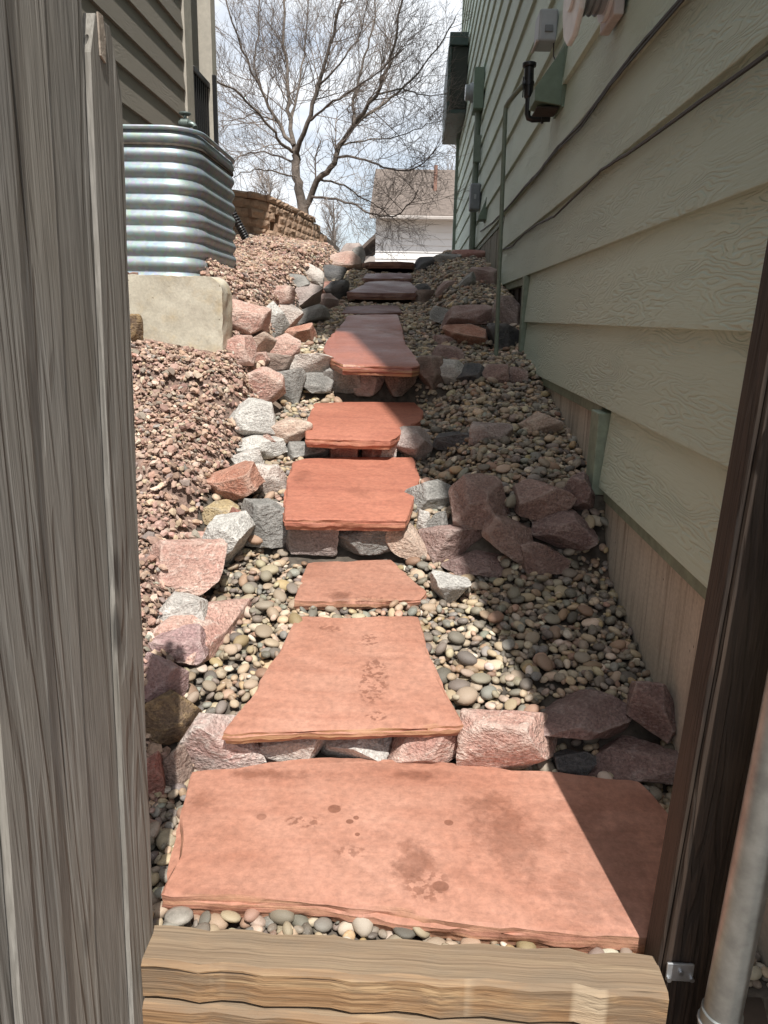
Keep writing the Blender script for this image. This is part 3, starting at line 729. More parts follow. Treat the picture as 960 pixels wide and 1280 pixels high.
 (0.573, 5.162, 0.047, 0.207, 0.166, 0.192, 'PG', 0.0, 'big grey-pink boulder behind the thin green pipe'),
 (0.559, 4.96, -0.107, 0.22, 0.176, 0.158, 'K', 0.0, 'dark boulder under the big grey-pink one behind the green pipe'),
 (0.178, 4.973, -0.149, 0.142, 0.113, 0.087, 'PD', 0.0, 'small dusty pink rock in the upper house-side rock pile'),
 (0.525, 6.358, 0.318, 0.202, 0.162, 0.163, 'PD', 0.0, 'pink rock at the wall in the uppermost house-side group'),
 (0.368, 6.15, 0.275, 0.147, 0.118, 0.147, 'G', 35.0, 'grey slanted rock in the uppermost house-side group'),
 (0.23, 6.364, 0.22, 0.191, 0.153, 0.141, 'PD', 0.0, 'pinkish round rock on the house side of the eighth flagstone'),
 (0.05, 7.201, 0.239, 0.145, 0.116, 0.117, 'K', 0.0, "dark rock touching the eighth flagstone's house-side end"),
 (0.059, 7.073, 0.173, 0.213, 0.17, 0.128, 'BR', 0.0, "brown rock under the eighth flagstone's house-side end"),
 (0.529, 8.366, 0.626, 0.346, 0.277, 0.138, 'R', -8.0, 'reddish flat rock on the crest by the house wall'),
 (0.292, 8.209, 0.583, 0.244, 0.195, 0.104, 'G', 0.0, 'grey flat rock on the crest beside the reddish one'),
 (0.089, 9.098, 0.608, 0.306, 0.245, 0.123, 'K', 0.0, 'dark flat rock on the crest beside the topmost flagstone'),
]
def ico(sub):
    bm = bmesh.new(); bmesh.ops.create_icosphere(bm, subdivisions=sub, radius=1.0)
    v = np.array([x.co[:] for x in bm.verts]); f = np.array([[q.index for q in p.verts] for p in bm.faces]); bm.free()
    return v, f
ICO = {s: ico(s) for s in (1, 2, 3, 4, 5)}
def vnoise(p, seed, freq):
    r = np.random.default_rng(seed); out = np.zeros(len(p))
    for k in range(7):
        d = r.normal(size=3); d /= np.linalg.norm(d)
        out += np.sin(p @ d * freq * (0.6 + 0.25 * k) + r.uniform(0, 6.28)) / (1 + 0.35 * k)
    return out / 3.0
def rock_verts(seed, rot, W, D, H, sub, cuts=13):
    r = np.random.default_rng(seed)
    v, f = ICO[sub]; p = v.copy()
    p = p * (1.25 / np.maximum(np.abs(p).max(1), 0.7 * np.linalg.norm(p, axis=1)))[:, None] * 0.8   # towards a block
    for k in range(cuts):
        d = r.normal(size=3); d[:2] += 1e-6; d[2] *= 0.8; d /= np.linalg.norm(d)
        lim = r.uniform(0.64, 0.92)
        s = p @ d
        over = np.maximum(s - lim, 0)
        p = p - np.outer(over * 0.96, d)
    p = p + p * (0.03 * vnoise(p, seed, 5.0) + 0.022 * vnoise(p, seed + 1, 13.0) + 0.014 * vnoise(p, seed + 2, 29.0))[:, None]
    a = math.radians(-rot); c, s = math.cos(a), math.sin(a)
    p = p * np.array([1.35, 1.0, 0.8]) if abs(rot) > 12 else p
    p = p @ np.array([[c, 0, -s], [0, 1, 0], [s, 0, c]])
    lo, hi = p.min(0), p.max(0)
    p = (p - (lo + hi) / 2) / (hi - lo) * np.array([W, D, H])
    return p, f
def raw_mesh(name, v, f, smooth=True):
    me = bpy.data.meshes.new(name)
    me.vertices.add(len(v)); me.vertices.foreach_set('co', np.asarray(v, np.float32).ravel())
    f = np.asarray(f, np.int32); k = f.shape[1]
    me.loops.add(f.size); me.loops.foreach_set('vertex_index', f.ravel())
    me.polygons.add(len(f)); me.polygons.foreach_set('loop_start', np.arange(0, f.size, k, dtype=np.int32))
    try: me.polygons.foreach_set('loop_total', np.full(len(f), k, np.int32))
    except Exception: pass
    me.polygons.foreach_set('use_smooth', np.full(len(f), smooth))
    me.update(calc_edges=True); me.validate()
    return me
for i, (x, y, z, W, D, H, col, rot, lab) in enumerate(ROCKS):
    sub = 5 if y < 2.9 else (4 if y < 5.6 else 3)
    yawx = math.radians(rot * 0.25) if abs(rot) > 50 else random.uniform(-0.25, 0.25)
    if abs(rot) > 50: rot = 0
    # a hidden foot carries the rock down to the ground under it
    zb = min(z - H / 2, float(height(x, y)) - 0.015)
    zt = z + H / 2
    if x < -0.5: W *= 1.2; D *= 1.2
    v, f = rock_verts(100 + i * 7, rot, W * 1.13, max(D, 0.62 * W) * 1.15, (zt - zb) * 1.08, sub, 9 if ' under the ' in lab and 'flagstone' in lab else 12)
    me = raw_mesh('border_rock', v, f)
    me.materials.append(rock(col))
    try: me.set_sharp_from_angle(angle=math.radians(50))
    except Exception: pass
    o = bpy.data.objects.new('border_rock', me); COL.objects.link(o)
    o.location = (x, y, (zt + zb) / 2)
    o.rotation_euler = (0, 0, yawx)
    tag(o, lab, 'rock', 'rocks edging the path')

# ---------------------------------------------------------------- pebbles and gravel
def pack(xr, yr, res, n, size, flat, free, seed, base_mat, scale_far=0.0, tries=5, sink=0.35, near=0.0):
    """drops stones one by one on a height field, preferring hollows; returns x, y, z, a, b, c, yaw, tiltx, tilty"""
    r = np.random.default_rng(seed)
    gxn = int((xr[1] - xr[0]) / res) + 1; gyn = int((yr[1] - yr[0]) / res) + 1
    X, Y = np.meshgrid(xr[0] + np.arange(gxn) * res, yr[0] + np.arange(gyn) * res)
    H = height(X, Y) - 0.008; T = H.copy()
    ok = free(X, Y)
    jj, ii = np.nonzero(ok)
    if near > 0:                                  # lay the nearer part twice as thick
        k = yr[0] + jj * res < near; jj = np.concatenate([jj, jj[k]]); ii = np.concatenate([ii, ii[k]])
    out = []
    sz = size(r, n)
    for k in range(n):
        q = r.integers(0, len(jj), tries)
        hh = H[jj[q], ii[q]] - T[jj[q], ii[q]]
        w = q[np.argmin(hh)]
        j, i = jj[w], ii[w]
        y = yr[0] + j * res
        a = sz[k] * (1 + scale_far * max(0, y - 3.5)); b = a * r.uniform(*flat[0]); c = a * r.uniform(*flat[1])
        m = max(1, int(b / res))
        j0, j1, i0, i1 = max(j - m, 0), min(j + m + 1, gyn), max(i - m, 0), min(i + m + 1, gxn)
        sub = H[j0:j1, i0:i1]
        zc = 0.55 * sub.max() + 0.45 * sub.mean() + c * sink
        gxs = (sub[:, -1].mean() - sub[:, 0].mean()) / (2 * m * res); gys = (sub[-1].mean() - sub[0].mean()) / (2 * m * res)
        yaw = r.uniform(0, 6.283)
        out.append((xr[0] + i * res + r.uniform(-.5, .5) * res, y + r.uniform(-.5, .5) * res, zc, a, b, c, yaw,
                    math.atan(gys) * 0.6 + r.normal() * 0.16, -math.atan(gxs) * 0.6 + r.normal() * 0.16))
        m = max(1, int(a / res))
        j0, j1, i0, i1 = max(j - m, 0), min(j + m + 1, gyn), max(i - m, 0), min(i + m + 1, gxn)
        dx = (np.arange(i0, i1) - i) * res; dy = ((np.arange(j0, j1) - j) * res)[:, None]
        u = (dx * math.cos(yaw) + dy * math.sin(yaw)) / a; w2 = (-dx * math.sin(yaw) + dy * math.cos(yaw)) / b
        rr = u * u + w2 * w2
        top = np.where(rr < 1, zc + c * np.sqrt(np.maximum(1 - rr, 0)), -9)
        H[j0:j1, i0:i1] = np.maximum(H[j0:j1, i0:i1], top)
    A = np.array(out)
    # how proud each stone lies: its top against the finished field
    ji = np.clip(((A[:, 1] - yr[0]) / res).round().astype(int), 0, gyn - 1); ik = np.clip(((A[:, 0] - xr[0]) / res).round().astype(int), 0, gxn - 1)
    proud = (A[:, 2] + A[:, 5]) - H[ji, ik]
    return A, proud
def rotm(yaw, tx, ty):
    n = len(yaw); c, s = np.cos(yaw), np.sin(yaw)
    Z = np.zeros((n, 3, 3)); Z[:, 0, 0] = c; Z[:, 0, 1] = -s; Z[:, 1, 0] = s; Z[:, 1, 1] = c; Z[:, 2, 2] = 1
    c, s = np.cos(tx), np.sin(tx)
    Xm = np.zeros((n, 3, 3)); Xm[:, 0, 0] = 1; Xm[:, 1, 1] = c; Xm[:, 1, 2] = -s; Xm[:, 2, 1] = s; Xm[:, 2, 2] = c
    c, s = np.cos(ty), np.sin(ty)
    Ym = np.zeros((n, 3, 3)); Ym[:, 0, 0] = c; Ym[:, 0, 2] = s; Ym[:, 1, 1] = 1; Ym[:, 2, 0] = -s; Ym[:, 2, 2] = c
    return Ym @ Xm @ Z
def scatter(A, proud, shapes, faces, tint, names, mat_mass, mat_one, parent, lab):
    dist = np.linalg.norm(A[:, :3], axis=1)
    inview = (A[:, 0] / A[:, 1] > -0.335) & (A[:, 0] / A[:, 1] < 0.37)
    score = A[:, 3] / dist * np.where(proud > -0.004, 1, 0.2) * inview
    big = np.argsort(-score)[:300]; sel = np.zeros(len(A), bool); sel[big] = True
    kind = RNG.integers(0, len(shapes), len(A)); R = rotm(A[:, 6], A[:, 7], A[:, 8])
    meshes = []
    for k, s in enumerate(shapes):
        me = raw_mesh(names[0], s, faces, smooth=names[2]); me.materials.append(mat_one); meshes.append(me)
    for i in big:
        o = bpy.data.objects.new(names[0], meshes[kind[i]]); COL.objects.link(o)
        o.location = A[i, :3]; o.scale = A[i, 3:6]; o.rotation_euler = Matrix(R[i].tolist()).to_euler()
        o.color = (*tint[i], 1)
        attach(o, parent)
    rest = np.nonzero(~sel)[0]
    nv = len(shapes[0]); S = np.array(shapes)[kind[rest]] * A[rest, None, 3:6]
    Vv = np.einsum('nij,nkj->nki', R[rest], S) + A[rest, None, :3]
    Ff = (faces[None] + (np.arange(len(rest)) * nv)[:, None, None]).reshape(-1, 3)
    me = raw_mesh(names[1], Vv.reshape(-1, 3), Ff, smooth=names[2])
    ca = me.color_attributes.new('tint', 'FLOAT_COLOR', 'POINT')
    cc = np.ones((len(rest), nv, 4), np.float32); cc[:, :, :3] = tint[rest][:, None]
    ca.data.foreach_set('color', cc.ravel())
    me.materials.append(mat_mass)
    o = bpy.data.objects.new(names[1], me); COL.objects.link(o); attach(o, parent)
    tag(o, label=lab, kind='stuff')
def pick(pal, w, n, var, rs):
    pal = np.array(pal); k = rs.choice(len(pal), n, p=np.array(w) / sum(w))
    t = pal[k] * rs.uniform(1 - var, 1 + var, (n, 1)) * rs.uniform(0.93, 1.07, (n, 3))
    return np.clip(t, 0.01, 0.8)
def mute(t, k): return t * (1 - k) + k * t.mean(1, keepdims=True) * np.array([1.10, 1.0, 0.86])
polys = [p for _, p in SLABS.values()]
def blocked(X, Y, grow):
    b = np.zeros(X.shape, bool)
    for p in polys:
        c = np.mean(np.array(p), 0)
        b |= in_poly(X, Y, [(c[0] + (q[0] - c[0]) * grow, c[1] + (q[1] - c[1]) * grow) for q in p])
    for (x, y, z, W, D, H, *_r) in ROCKS:
        b |= ((X - x) / (W * 0.40)) ** 2 + ((Y - y - 0.02) / (max(D, 0.62 * W) * 0.28)) ** 2 < 1
    return b
def free_path(X, Y):
    xb = np.interp(Y, YB, XB)
    return (X > xb - 0.015 - 0.06 * (Y < 2.9) - 0.1 * (Y < 1.62)) & (X < 0.675) & ~blocked(X, Y, 0.985)
pa, pp = pack((-0.95, 0.68), (1.14, 9.3), 0.006, 24000, lambda r, n: np.clip(r.lognormal(math.log(0.0130), 0.38, n), 0.006, 0.032), ((0.6, 0.92), (0.36, 0.62)), free_path, 3, None)
v2, f2 = ICO[2]
def pebble_shape(s):
    p = v2.copy(); p = p + p * (0.15 * vnoise(p, 900 + s, 2.4) + 0.05 * vnoise(p, 950 + s, 5.0))[:, None]
    return p / np.abs(p).max(0)
rs = np.random.default_rng(5)
PEB = [(0.34,0.29,0.225),(0.255,0.225,0.19),(0.40,0.325,0.23),(0.185,0.17,0.15),(0.44,0.365,0.275),(0.23,0.235,0.22),(0.30,0.20,0.145),(0.50,0.45,0.37),(0.14,0.13,0.12),(0.39,0.265,0.20),(0.36,0.28,0.15),(0.56,0.52,0.46)]
ptint = pick(PEB, [18,18,13,14,11,9,8,6,9,4,4,3], len(pa), 0.25, rs)
ptint = mute(ptint, 0.15) * np.array([1.12, 1.04, 0.94])
scatter(pa, pp, [pebble_shape(s) for s in range(14)], f2, ptint, ('pebble', 'pebbles', True), MATS['pebble_a'], MATS['pebble_o'], path, 'smooth mixed river pebbles filling the path between flagstones')

def free_bank(X, Y):
    xb = np.interp(Y, YB, XB)
    m = (X < xb - 0.10) & (X > -0.40 * Y - 0.05) & ~blocked(X, Y, 1.0) & (Y > 1.2)
    m &= ~((X < -0.94) & (X > -1.9) & (Y > 3.62) & (Y < 3.9)) & ~((X < -1.12) & (Y > 3.98) & (Y < 4.95))
    return m
ga, gp = pack((-3.9, -0.5), (1.2, 9.9), 0.008, 50000, lambda r, n: np.clip(r.lognormal(math.log(0.0100), 0.38, n), 0.005, 0.026), ((0.6, 0.95), (0.4, 0.75)), free_bank, 4, None, scale_far=0.03, tries=4, sink=0.3, near=4.6)
v1, f1 = ICO[1]
def shard(s):
    r = np.random.default_rng(700 + s); p = v1 * r.uniform(0.72, 1.25, (len(v1), 1))
    for k in range(3):
        d = r.normal(size=3); d /= np.linalg.norm(d); o = np.maximum(p @ d - r.uniform(0.4, 0.7), 0); p = p - np.outer(o, d)
    return p / np.abs(p).max(0)
GRV = [(0.46,0.305,0.25),(0.39,0.25,0.205),(0.53,0.385,0.32),(0.32,0.20,0.165),(0.58,0.47,0.40),(0.27,0.22,0.195),(0.48,0.36,0.27),(0.37,0.335,0.31)]
gtint = pick(GRV, [22,20,16,12,8,7,10,5], len(ga), 0.25, rs)
gtint = mute(gtint, 0.12) * np.array([1.05, 1.02, 0.95])
scatter(ga, gp, [shard(s) for s in range(14)], f1, gtint, ('gravel_stone', 'gravel', False), MATS['gravel_a'], MATS['gravel_o'], bank, 'crushed red granite gravel covering the bank')

# ---------------------------------------------------------------- green house (house side of the path)
GH = thing('house', (0.7, 0.35, -1.3), 'tall sage green lap-sided house rising beside the path', 'house')
MB().box(0.70, 8.5, 0.64, 15.5, -1.4, 8.05).build('wall', MATS['soffit'], GH)
fnd = MB()
for (a, b, t) in [(0.635, 2.66, -0.575), (2.66, 4.80, -0.305), (4.80, 5.10, 0.25)]: fnd.box(0.676, 0.72, a, b, -1.42, t)
fnd.build('foundation', MATS['foundation'], GH)
zt = 7.5
EXP = 0.271
for k in range(0, 32):
    z0 = -0.555 + EXP * k
    y1 = 2.60 if k == 0 else 4.765 if k < 3 else 6.42 if k < 5 else 15.5
    cuts = [0.633]
    rk = random.Random(k * 31 + 3)
    y = {3: 5.5, 4: 5.14, 5: 4.3, 6: 6.1, 7: 5.3, 2: 9, 1: 9}.get(k, 0.35 + rk.uniform(1.6, 4.8))
    while y < y1 - 0.3: cuts.append(y); y += 4.88
    cuts.append(y1)
    for a, b in zip(cuts[:-1], cuts[1:]):
        prof = [(0.643, z0), (0.6435, z0 + 0.012), (0.665, z0 + EXP + 0.02), (0.698, z0 + EXP + 0.02), (0.698, z0)]
        mb = MB(); mb.prism_y([(x - 0, z) for x, z in prof], a + 0.0018, b - 0.0018)
        o = mb.build('siding_board', MATS['siding_green'], GH, bevel=0.0015, seg=1)
for (a, b, z) in [(0.636, 2.59, -0.557), (2.73, 4.76, -0.286), (4.85, 6.40, 0.256), (6.45, 15.4, 0.798)]:
    MB().box(0.661, 0.698, a, b, z - 0.042, z).build('starter_strip', MATS['trim_green'], GH, bevel=0.002)
tb = MB().box(0.622, 0.702, 2.605, 2.715, -0.585, -0.300).build('trim_board', MATS['trim_green'], GH, bevel=0.004)
MB().prism_y([(0.628, -0.70), (0.70, -0.705), (0.70, -0.586), (0.632, -0.586)], 2.612, 2.70).build('trim_end', MATS['peeled'], tb, bevel=0.006)
MB().box(0.628, 0.702, 4.768, 4.845, -0.345, 0.253).build('trim_board', MATS['trim_green'], GH, bevel=0.003)
for i in range(12):
    a = 5.11 + i * 0.108
    MB().box(0.682 + 0.006 * (i % 3), 0.72, a, a + 0.102, -0.3, 0.212).build('skirt_board', MATS['dark_board'], GH, bevel=0.002)
for i in range(10):
    a = 6.44 + i * 0.31
    MB().box(0.668 + 0.004 * (i % 2), 0.71, a, a + 0.304, 0.0, 0.754).build('skirt_panel', MATS['skirt'], GH, bevel=0.002)
MB().box(0.668, 0.712, 9.545, 15.48, 0.2, 0.754).build('skirt_panel', MATS['skirt'], GH, bevel=0.002)
MB().box(0.635, 0.70, 15.505, 15.62, 0.3, 8.0).build('corner_board', MATS['trim_green'], GH, bevel=0.004)
MB().box(0.640, 0.70, 0.53, 0.631, -1.3, 8.0).build('corner_board', MATS['trim_green'], GH, bevel=0.004)
roof = MB().prism_y([(0.27, 8.0), (0.27, 8.16), (4.6, 10.8), (9.0, 8.16), (9.0, 8.0)], 0.54, 15.9).build('roof', MATS['shingle'], GH)
# bump-out with dark green roof edge, high up near the far corner
BO = thing('bump_out', (0.64, 13.0, 3.1), 'dark green roofed box bump-out high on the sage wall near its far corner', 'bump-out')
MB().box(0.40, 0.642, 13.03, 15.2, 3.16, 4.02).build('side_panel', plain('bump_out_panel', (0.035, 0.04, 0.03), 0.7, 0, 0.2, 6), BO, bevel=0.004)
MB().box(0.36, 0.641, 12.97, 15.25, 4.022, 4.20).build('roof_edge', MATS['dark_green'], BO, bevel=0.008)
gut = MB().box(0.345, 0.398, 13.0, 15.22, 3.14, 4.02).build('gutter', MATS['dark_green'], BO, bevel=0.008)
MB().box(0.35, 0.641, 12.99, 15.2, 3.08, 3.138).build('base_trim', MATS['dark_green'], BO, bevel=0.006)
ds = MB().box(0.585, 0.64, 14.6, 14.66, 0.9, 3.07).build('downspout', MATS['pipe_green'], gut, bevel=0.006)

# ---------------------------------------------------------------- fittings on the green wall
WX = 0.648
em = thing('electric_meter', (0.6, 9.3, 0.8), 'green electric meter box with round glass meter and conduit on the sage wall', 'electric meter')
mbx = MB().box(0.535, WX, 9.2, 9.52, 2.235, 2.645).build('meter_box', MATS['vent_green'], em, bevel=0.008)
MB().cyl((0.534, 9.36, 2.43), (0.45, 9.36, 2.43), 0.082, 24).build('meter_glass', MATS['glass'], mbx, smooth=True, bevel=0.008)
MB().cyl((0.536, 9.36, 2.43), (0.505, 9.36, 2.43), 0.098, 24).build('meter_ring', MATS['grey_plastic'], mbx, smooth=True)
cdt = MB().cyl((0.605, 9.36, 0.68), (0.605, 9.36, 2.24), 0.036, 14).build('conduit', MATS['pipe_green'], em, smooth=True)
MB().box(0.565, WX, 9.25, 9.30, 1.70, 1.98).build('conduit_cover', MATS['pipe_green'], cdt, bevel=0.006)
tel = thing('utility_box', (0.6, 9.0, 1.16), 'small grey utility box beneath the electric meter on its conduit', 'utility box')
cv = MB().box(0.535, WX, 8.95, 9.18, 1.165, 1.435).build('cover', MATS['grey_box'], tel, bevel=0.02, seg=3)
MB().box(0.575, 0.60, 8.938, 8.95, 1.27, 1.32).build('latch', MATS['grey_plastic'], cv, bevel=0.004)
sv = thing('vent_hood', (0.62, 8.2, 0.97), 'small grey-green vent hood low under the grey utility box', 'vent hood')
MB().prism_y([(WX, 1.16), (WX, 0.965), (0.575, 0.965), (0.575, 0.99)], 8.12, 8.32).build('hood', MATS['vent_green'], sv, bevel=0.003)
MB().box(WX - 0.004, 0.660, 8.10, 8.34, 0.955, 1.17).build('flange', MATS['vent_green'], sv)
vh = thing('vent_hood', (0.6, 4.1, 0.98), 'sloping green metal vent hood beside the black sprinkler valve', 'vent hood')
hood = MB()
hp = [(WX, 1.245), (WX, 0.985), (0.52, 1.005), (0.52, 1.062)]
hood.prism_y(hp, 3.985, 4.175).build('hood', MATS['vent_green'], vh, bevel=0.002)
MB().box(WX - 0.003, 0.662, 3.965, 4.195, 0.975, 1.26).build('flange', MATS['vent_green'], vh)
MB().box(0.535, WX - 0.01, 4.0, 4.16, 0.975, 0.983).build('flap', MATS['dark_board'], vh)
gb = thing('utility_box', (0.6, 4.3, 1.34), 'pale grey latched utility box above the green vent hood', 'utility box')
cv = MB().box(0.556, WX, 4.27, 4.44, 1.345, 1.49).build('cover', MATS['grey_plastic'], gb, bevel=0.012, seg=3)
MB().box(0.545, 0.56, 4.265, 4.445, 1.340, 1.352).build('lip', MATS['pink_plastic'], cv, bevel=0.004)
MB().box(0.585, 0.625, 4.260, 4.271, 1.385, 1.415).build('latch', MATS['grey_box'], cv, bevel=0.003)
MB().tube([(0.638, 4.3, 1.345), (0.639, 4.28, 1.28), (0.640, 4.2, 1.23)], 0.003, 6).build('wire', MATS['cable'], gb, smooth=True)
wd = thing('hose_reel', (0.6, 3.0, 0.92), 'faded white flanged round fixture with grey drum on the sage wall', 'wall fixture')
def octo(x0, x1, cy, cz, r, n=8):
    return MB().prism_x([(cy + r * math.cos(math.pi / n + 2 * math.pi * i / n), cz + r * math.sin(math.pi / n + 2 * math.pi * i / n)) for i in range(n)], x0, x1)
octo(0.497, 0.517, 2.99, 1.135, 0.2, 12).build('flange', MATS['white_plastic'], wd, bevel=0.006)
octo(0.486, 0.4965, 2.99, 1.135, 0.10, 16).build('hub', MATS['white_plastic'], wd, bevel=0.003)
drm = MB().cyl((0.5175, 2.96, 1.135), (0.60, 2.96, 1.135), 0.115, 28).build('drum', MATS['grey_plastic'], wd, smooth=True)
for xx in (0.535, 0.555, 0.575): MB().cyl((xx, 2.96, 1.135), (xx + 0.006, 2.96, 1.135), 0.122, 28).build('ring', MATS['grey_box'], drm, smooth=True)
MB().cyl((0.60, 2.96, 1.135), (0.612, 2.96, 1.135), 0.14, 28).build('back_flange', MATS['white_plastic'], wd, smooth=True)
MB().box(0.6125, WX, 2.86, 3.06, 0.98, 1.24).build('base', MATS['pink_plastic'], wd, bevel=0.006)

sp = thing('sprinkler_valve', (0.5, 4.3, -0.25), 'black sprinkler valve on an elbow pipe with thin green pipe running to the ground', 'sprinkler valve')
MB().tube([(0.645, 4.3, 1.0), (0.555, 4.3, 0.996), (0.536, 4.3, 1.003), (0.530, 4.3, 1.02), (0.529, 4.3, 1.10)], 0.0155, 12).build('elbow_pipe', MATS['black_plastic'], sp, smooth=True)
MB().cyl((0.600, 4.3, 0.998), (0.612, 4.3, 0.998), 0.022, 14).build('coupling', MATS['black_plastic'], sp, smooth=True)
MB().tube([(0.529, 4.3, 1.095), (0.528, 4.3, 1.10), (0.527, 4.3, 1.15), (0.527, 4.3, 1.151), (0.526, 4.3, 1.17), (0.526, 4.3, 1.171), (0.524, 4.3, 1.235), (0.524, 4.3, 1.24)],
          [0.018, 0.023, 0.024, 0.028, 0.028, 0.0245, 0.0245, 0.02], 16).build('valve_body', MATS['black_plastic'], sp, smooth=True)
MB().cyl((0.524, 4.3, 1.236), (0.524, 4.3, 1.256), 0.035, 18).build('valve_cap', MATS['black_plastic'], sp, smooth=True, bevel=0.004)
MB().tube([(0.52, 4.3, 1.165), (0.50, 4.3, 1.155)], 0.02, 10).build('side_port', MATS['black_plastic'], sp, smooth=True)
for s in (0, 1): MB().box(0.494, 0.50, 4.285 - 0.012 * s, 4.29 - 0.012 * s, 1.14 - 0.05 * s, 1.19 - 0.03 * s).build('shutoff_handle', MATS['black_plastic'], sp, bevel=0.002)
MB().tube([(0.503, 4.3, 1.156), (0.478, 4.38, 1.142), (0.452, 4.50, 1.128), (0.442, 4.545, 1.115), (0.4405, 4.55, 1.09), (0.466, 4.55, -0.29)], 0.0125, 12).build('supply_pipe', MATS['pipe_green'], sp, smooth=True)

def cable(name, lab, pts, r):
    pts = [Vector(p) for p in pts]; P = []
    for i in range(len(pts) - 1):
        for k in range(6): P.append(pts[i].lerp(pts[i + 1], k / 6) + Vector((random.uniform(-.001, .001), 0, random.uniform(-.0015, .0015))))
    P.append(pts[-1])
    tag(MB().tube(P, r, 6).build(name, MATS['cable'], smooth=True), lab, 'cable')
cable('cable', 'black cable clipped under the lap just below the green vent hood', [(0.637, y, z) for y, z in [(1.2, .795), (2.2, .79), (2.65, .80), (2.94, .792), (3.4, .775), (3.93, .795), (4.5, .785), (5.0, .797), (6.0, .80), (7.2, .83), (8.6, .90)]], 0.0065)
cable('cable', 'second black cable running beside the one below the vent hood', [(0.632, y, z) for y, z in [(1.2, .778), (2.2, .775), (2.65, .782), (2.94, .779), (3.4, .752), (3.93, .78), (4.5, .772), (5.0, .785)]], 0.004)
cable('cable', 'brown cable sagging along the lower lap of the sage siding', [(0.637, y, z) for y, z in [(1.2, .49), (1.68, .492), (2.54, .505), (2.96, .523), (3.33, .506), (3.9, .482), (4.44, .508), (4.97, .513), (5.6, .49), (6.14, .516)]], 0.0055)

# ---------------------------------------------------------------- gate post and pipe by the house
wp = thing('gate_post', (0.5, 1.14, -1.3), 'dark stained wooden gate post beside the steel pipe', 'post')
MB().box(0.457, 0.541, 1.10, 1.189, -1.3, 0.75).shear(0.036, -1.2).build('post', MATS['post'], wp, bevel=0.007, seg=2)
MB().box(0.449, 0.4565, 1.108, 1.175, -1.3, 0.74).shear(0.036, -1.2).build('stop_strip', MATS['post'], wp, bevel=0.003)
gpz = thing('steel_post', (0.52, 1.03, -1.3), 'dull grey galvanised steel pipe post strapped to the wooden gate post', 'post')
MB().cyl((0.516, 1.0, -1.3), (0.516, 1.0, 0.70), 0.0285, 28).shear(0.03, -1.2).build('pipe', MATS['galv_pipe'], gpz, smooth=True)
MB().tube([(0.516, 1.0, -1.3), (0.516, 1.0, -1.062), (0.516, 1.0, -1.060)], [0.0315, 0.0315, 0.029], 28).shear(0.03, -1.2).build('sleeve', MATS['galv_pipe'], gpz, smooth=True)
for zz in (-1.085, 0.012):
    br = thing('bracket', (0.5, 1.09, zz - 0.012), 'zinc strap bracket bolted low on the dark gate post' if zz < -1 else 'zinc strap bracket bolted high on the dark gate post at eye level', 'bracket')
    ox = 0.036 * (zz + 1.2) - 0.006
    plt = MB().box(0.466 + ox, 0.512 + ox, 1.0935, 1.0985, zz - 0.018, zz + 0.018).build('plate', MATS['zinc'], br, bevel=0.0015)
    MB().tube([(0.516 + 0.03 * (zz + 1.2) + 0.032 * math.cos(a), 1.0 + 0.032 * math.sin(a), zz) for a in [math.radians(d) for d in range(100, 440, 20)]], 0.0028, 6).build('strap', MATS['zinc'], br, smooth=True)
    for xx, dz in ((0.470, -0.012), (0.489, 0.003), (0.509, -0.010)):
        MB().cyl((xx + ox, 1.0935, zz + dz), (xx + ox, 1.088, zz + dz), 0.0042, 8).build('bolt', MATS['bolt'], plt, smooth=True)

# ---------------------------------------------------------------- open picket gate
gt = thing('picket_gate', (-0.44, 1.1, -1.25), 'weathered grey wooden picket gate standing open beside the path', 'gate')
LEAN = 0.062
def picket(y0, y1, xf, z1, dog, seed):
    r = random.Random(seed); th = 0.017
    prof = []
    n = 30; zb = -1.245
    left = [(y0 + r.uniform(-.0012, .0012), zb + (z1 - zb) * i / n) for i in range(n + 1)]
    right = [(y1 + r.uniform(-.0012, .0012) + 0.0015 * math.sin(i * 0.9 + seed), zb + (z1 - zb) * i / n) for i in range(n + 1)]
    right = [(y, min(z, z1 - max(0.0, dog - 1.25 * (y1 - y)))) for y, z in right]
    left = [q for q in left if q[1] <= z1 - dog * 0.55] + [(y0 + 0.022, z1)]
    right = [q for q in right if q[1] < z1 - dog] + [(y1, z1 - dog), (y1 - 0.036, z1)]
    prof = right + left[::-1]
    prof = [(y + LEAN * z, z) for y, z in prof]
    mb = MB().prism_x(prof, xf - th, xf)
    return mb.build('picket', MATS['picket'], gt, bevel=0.0025, seg=2)
W = 0.1155
for i, (xf, z1, dog) in enumerate([(-0.446, 0.56, 0.035), (-0.438, 0.55, 0.03), (-0.447, 0.57, 0.03), (-0.438, 0.56, 0.03), (-0.4465, 0.56, 0.03), (-0.449, 0.55, 0.03), (-0.4425, 0.385, 0.075)]):
    j = i - 5
    y0 = 0.971 + j * 0.1118
    last = picket(y0 + 0.002, y0 + W - 0.0055, xf, z1, dog, 40 + i)
MB().prism_x([(a + LEAN * b, b) for a, b in [(1.112, 0.335), (1.128, 0.33), (1.131, 0.36), (1.124, 0.388), (1.108, 0.387)]], -0.4415, -0.439).build('split_end', MATS['broken'], last)
for z in (-1.05, -0.4, 0.25):
    MB().prism_x([(0.35 + LEAN * z, z - 0.045), (1.195 + LEAN * z, z - 0.045), (1.195 + LEAN * z, z + 0.045), (0.35 + LEAN * z, z + 0.045)], -0.515, -0.4755).build('rail', MATS['picket'], gt, bevel=0.004)

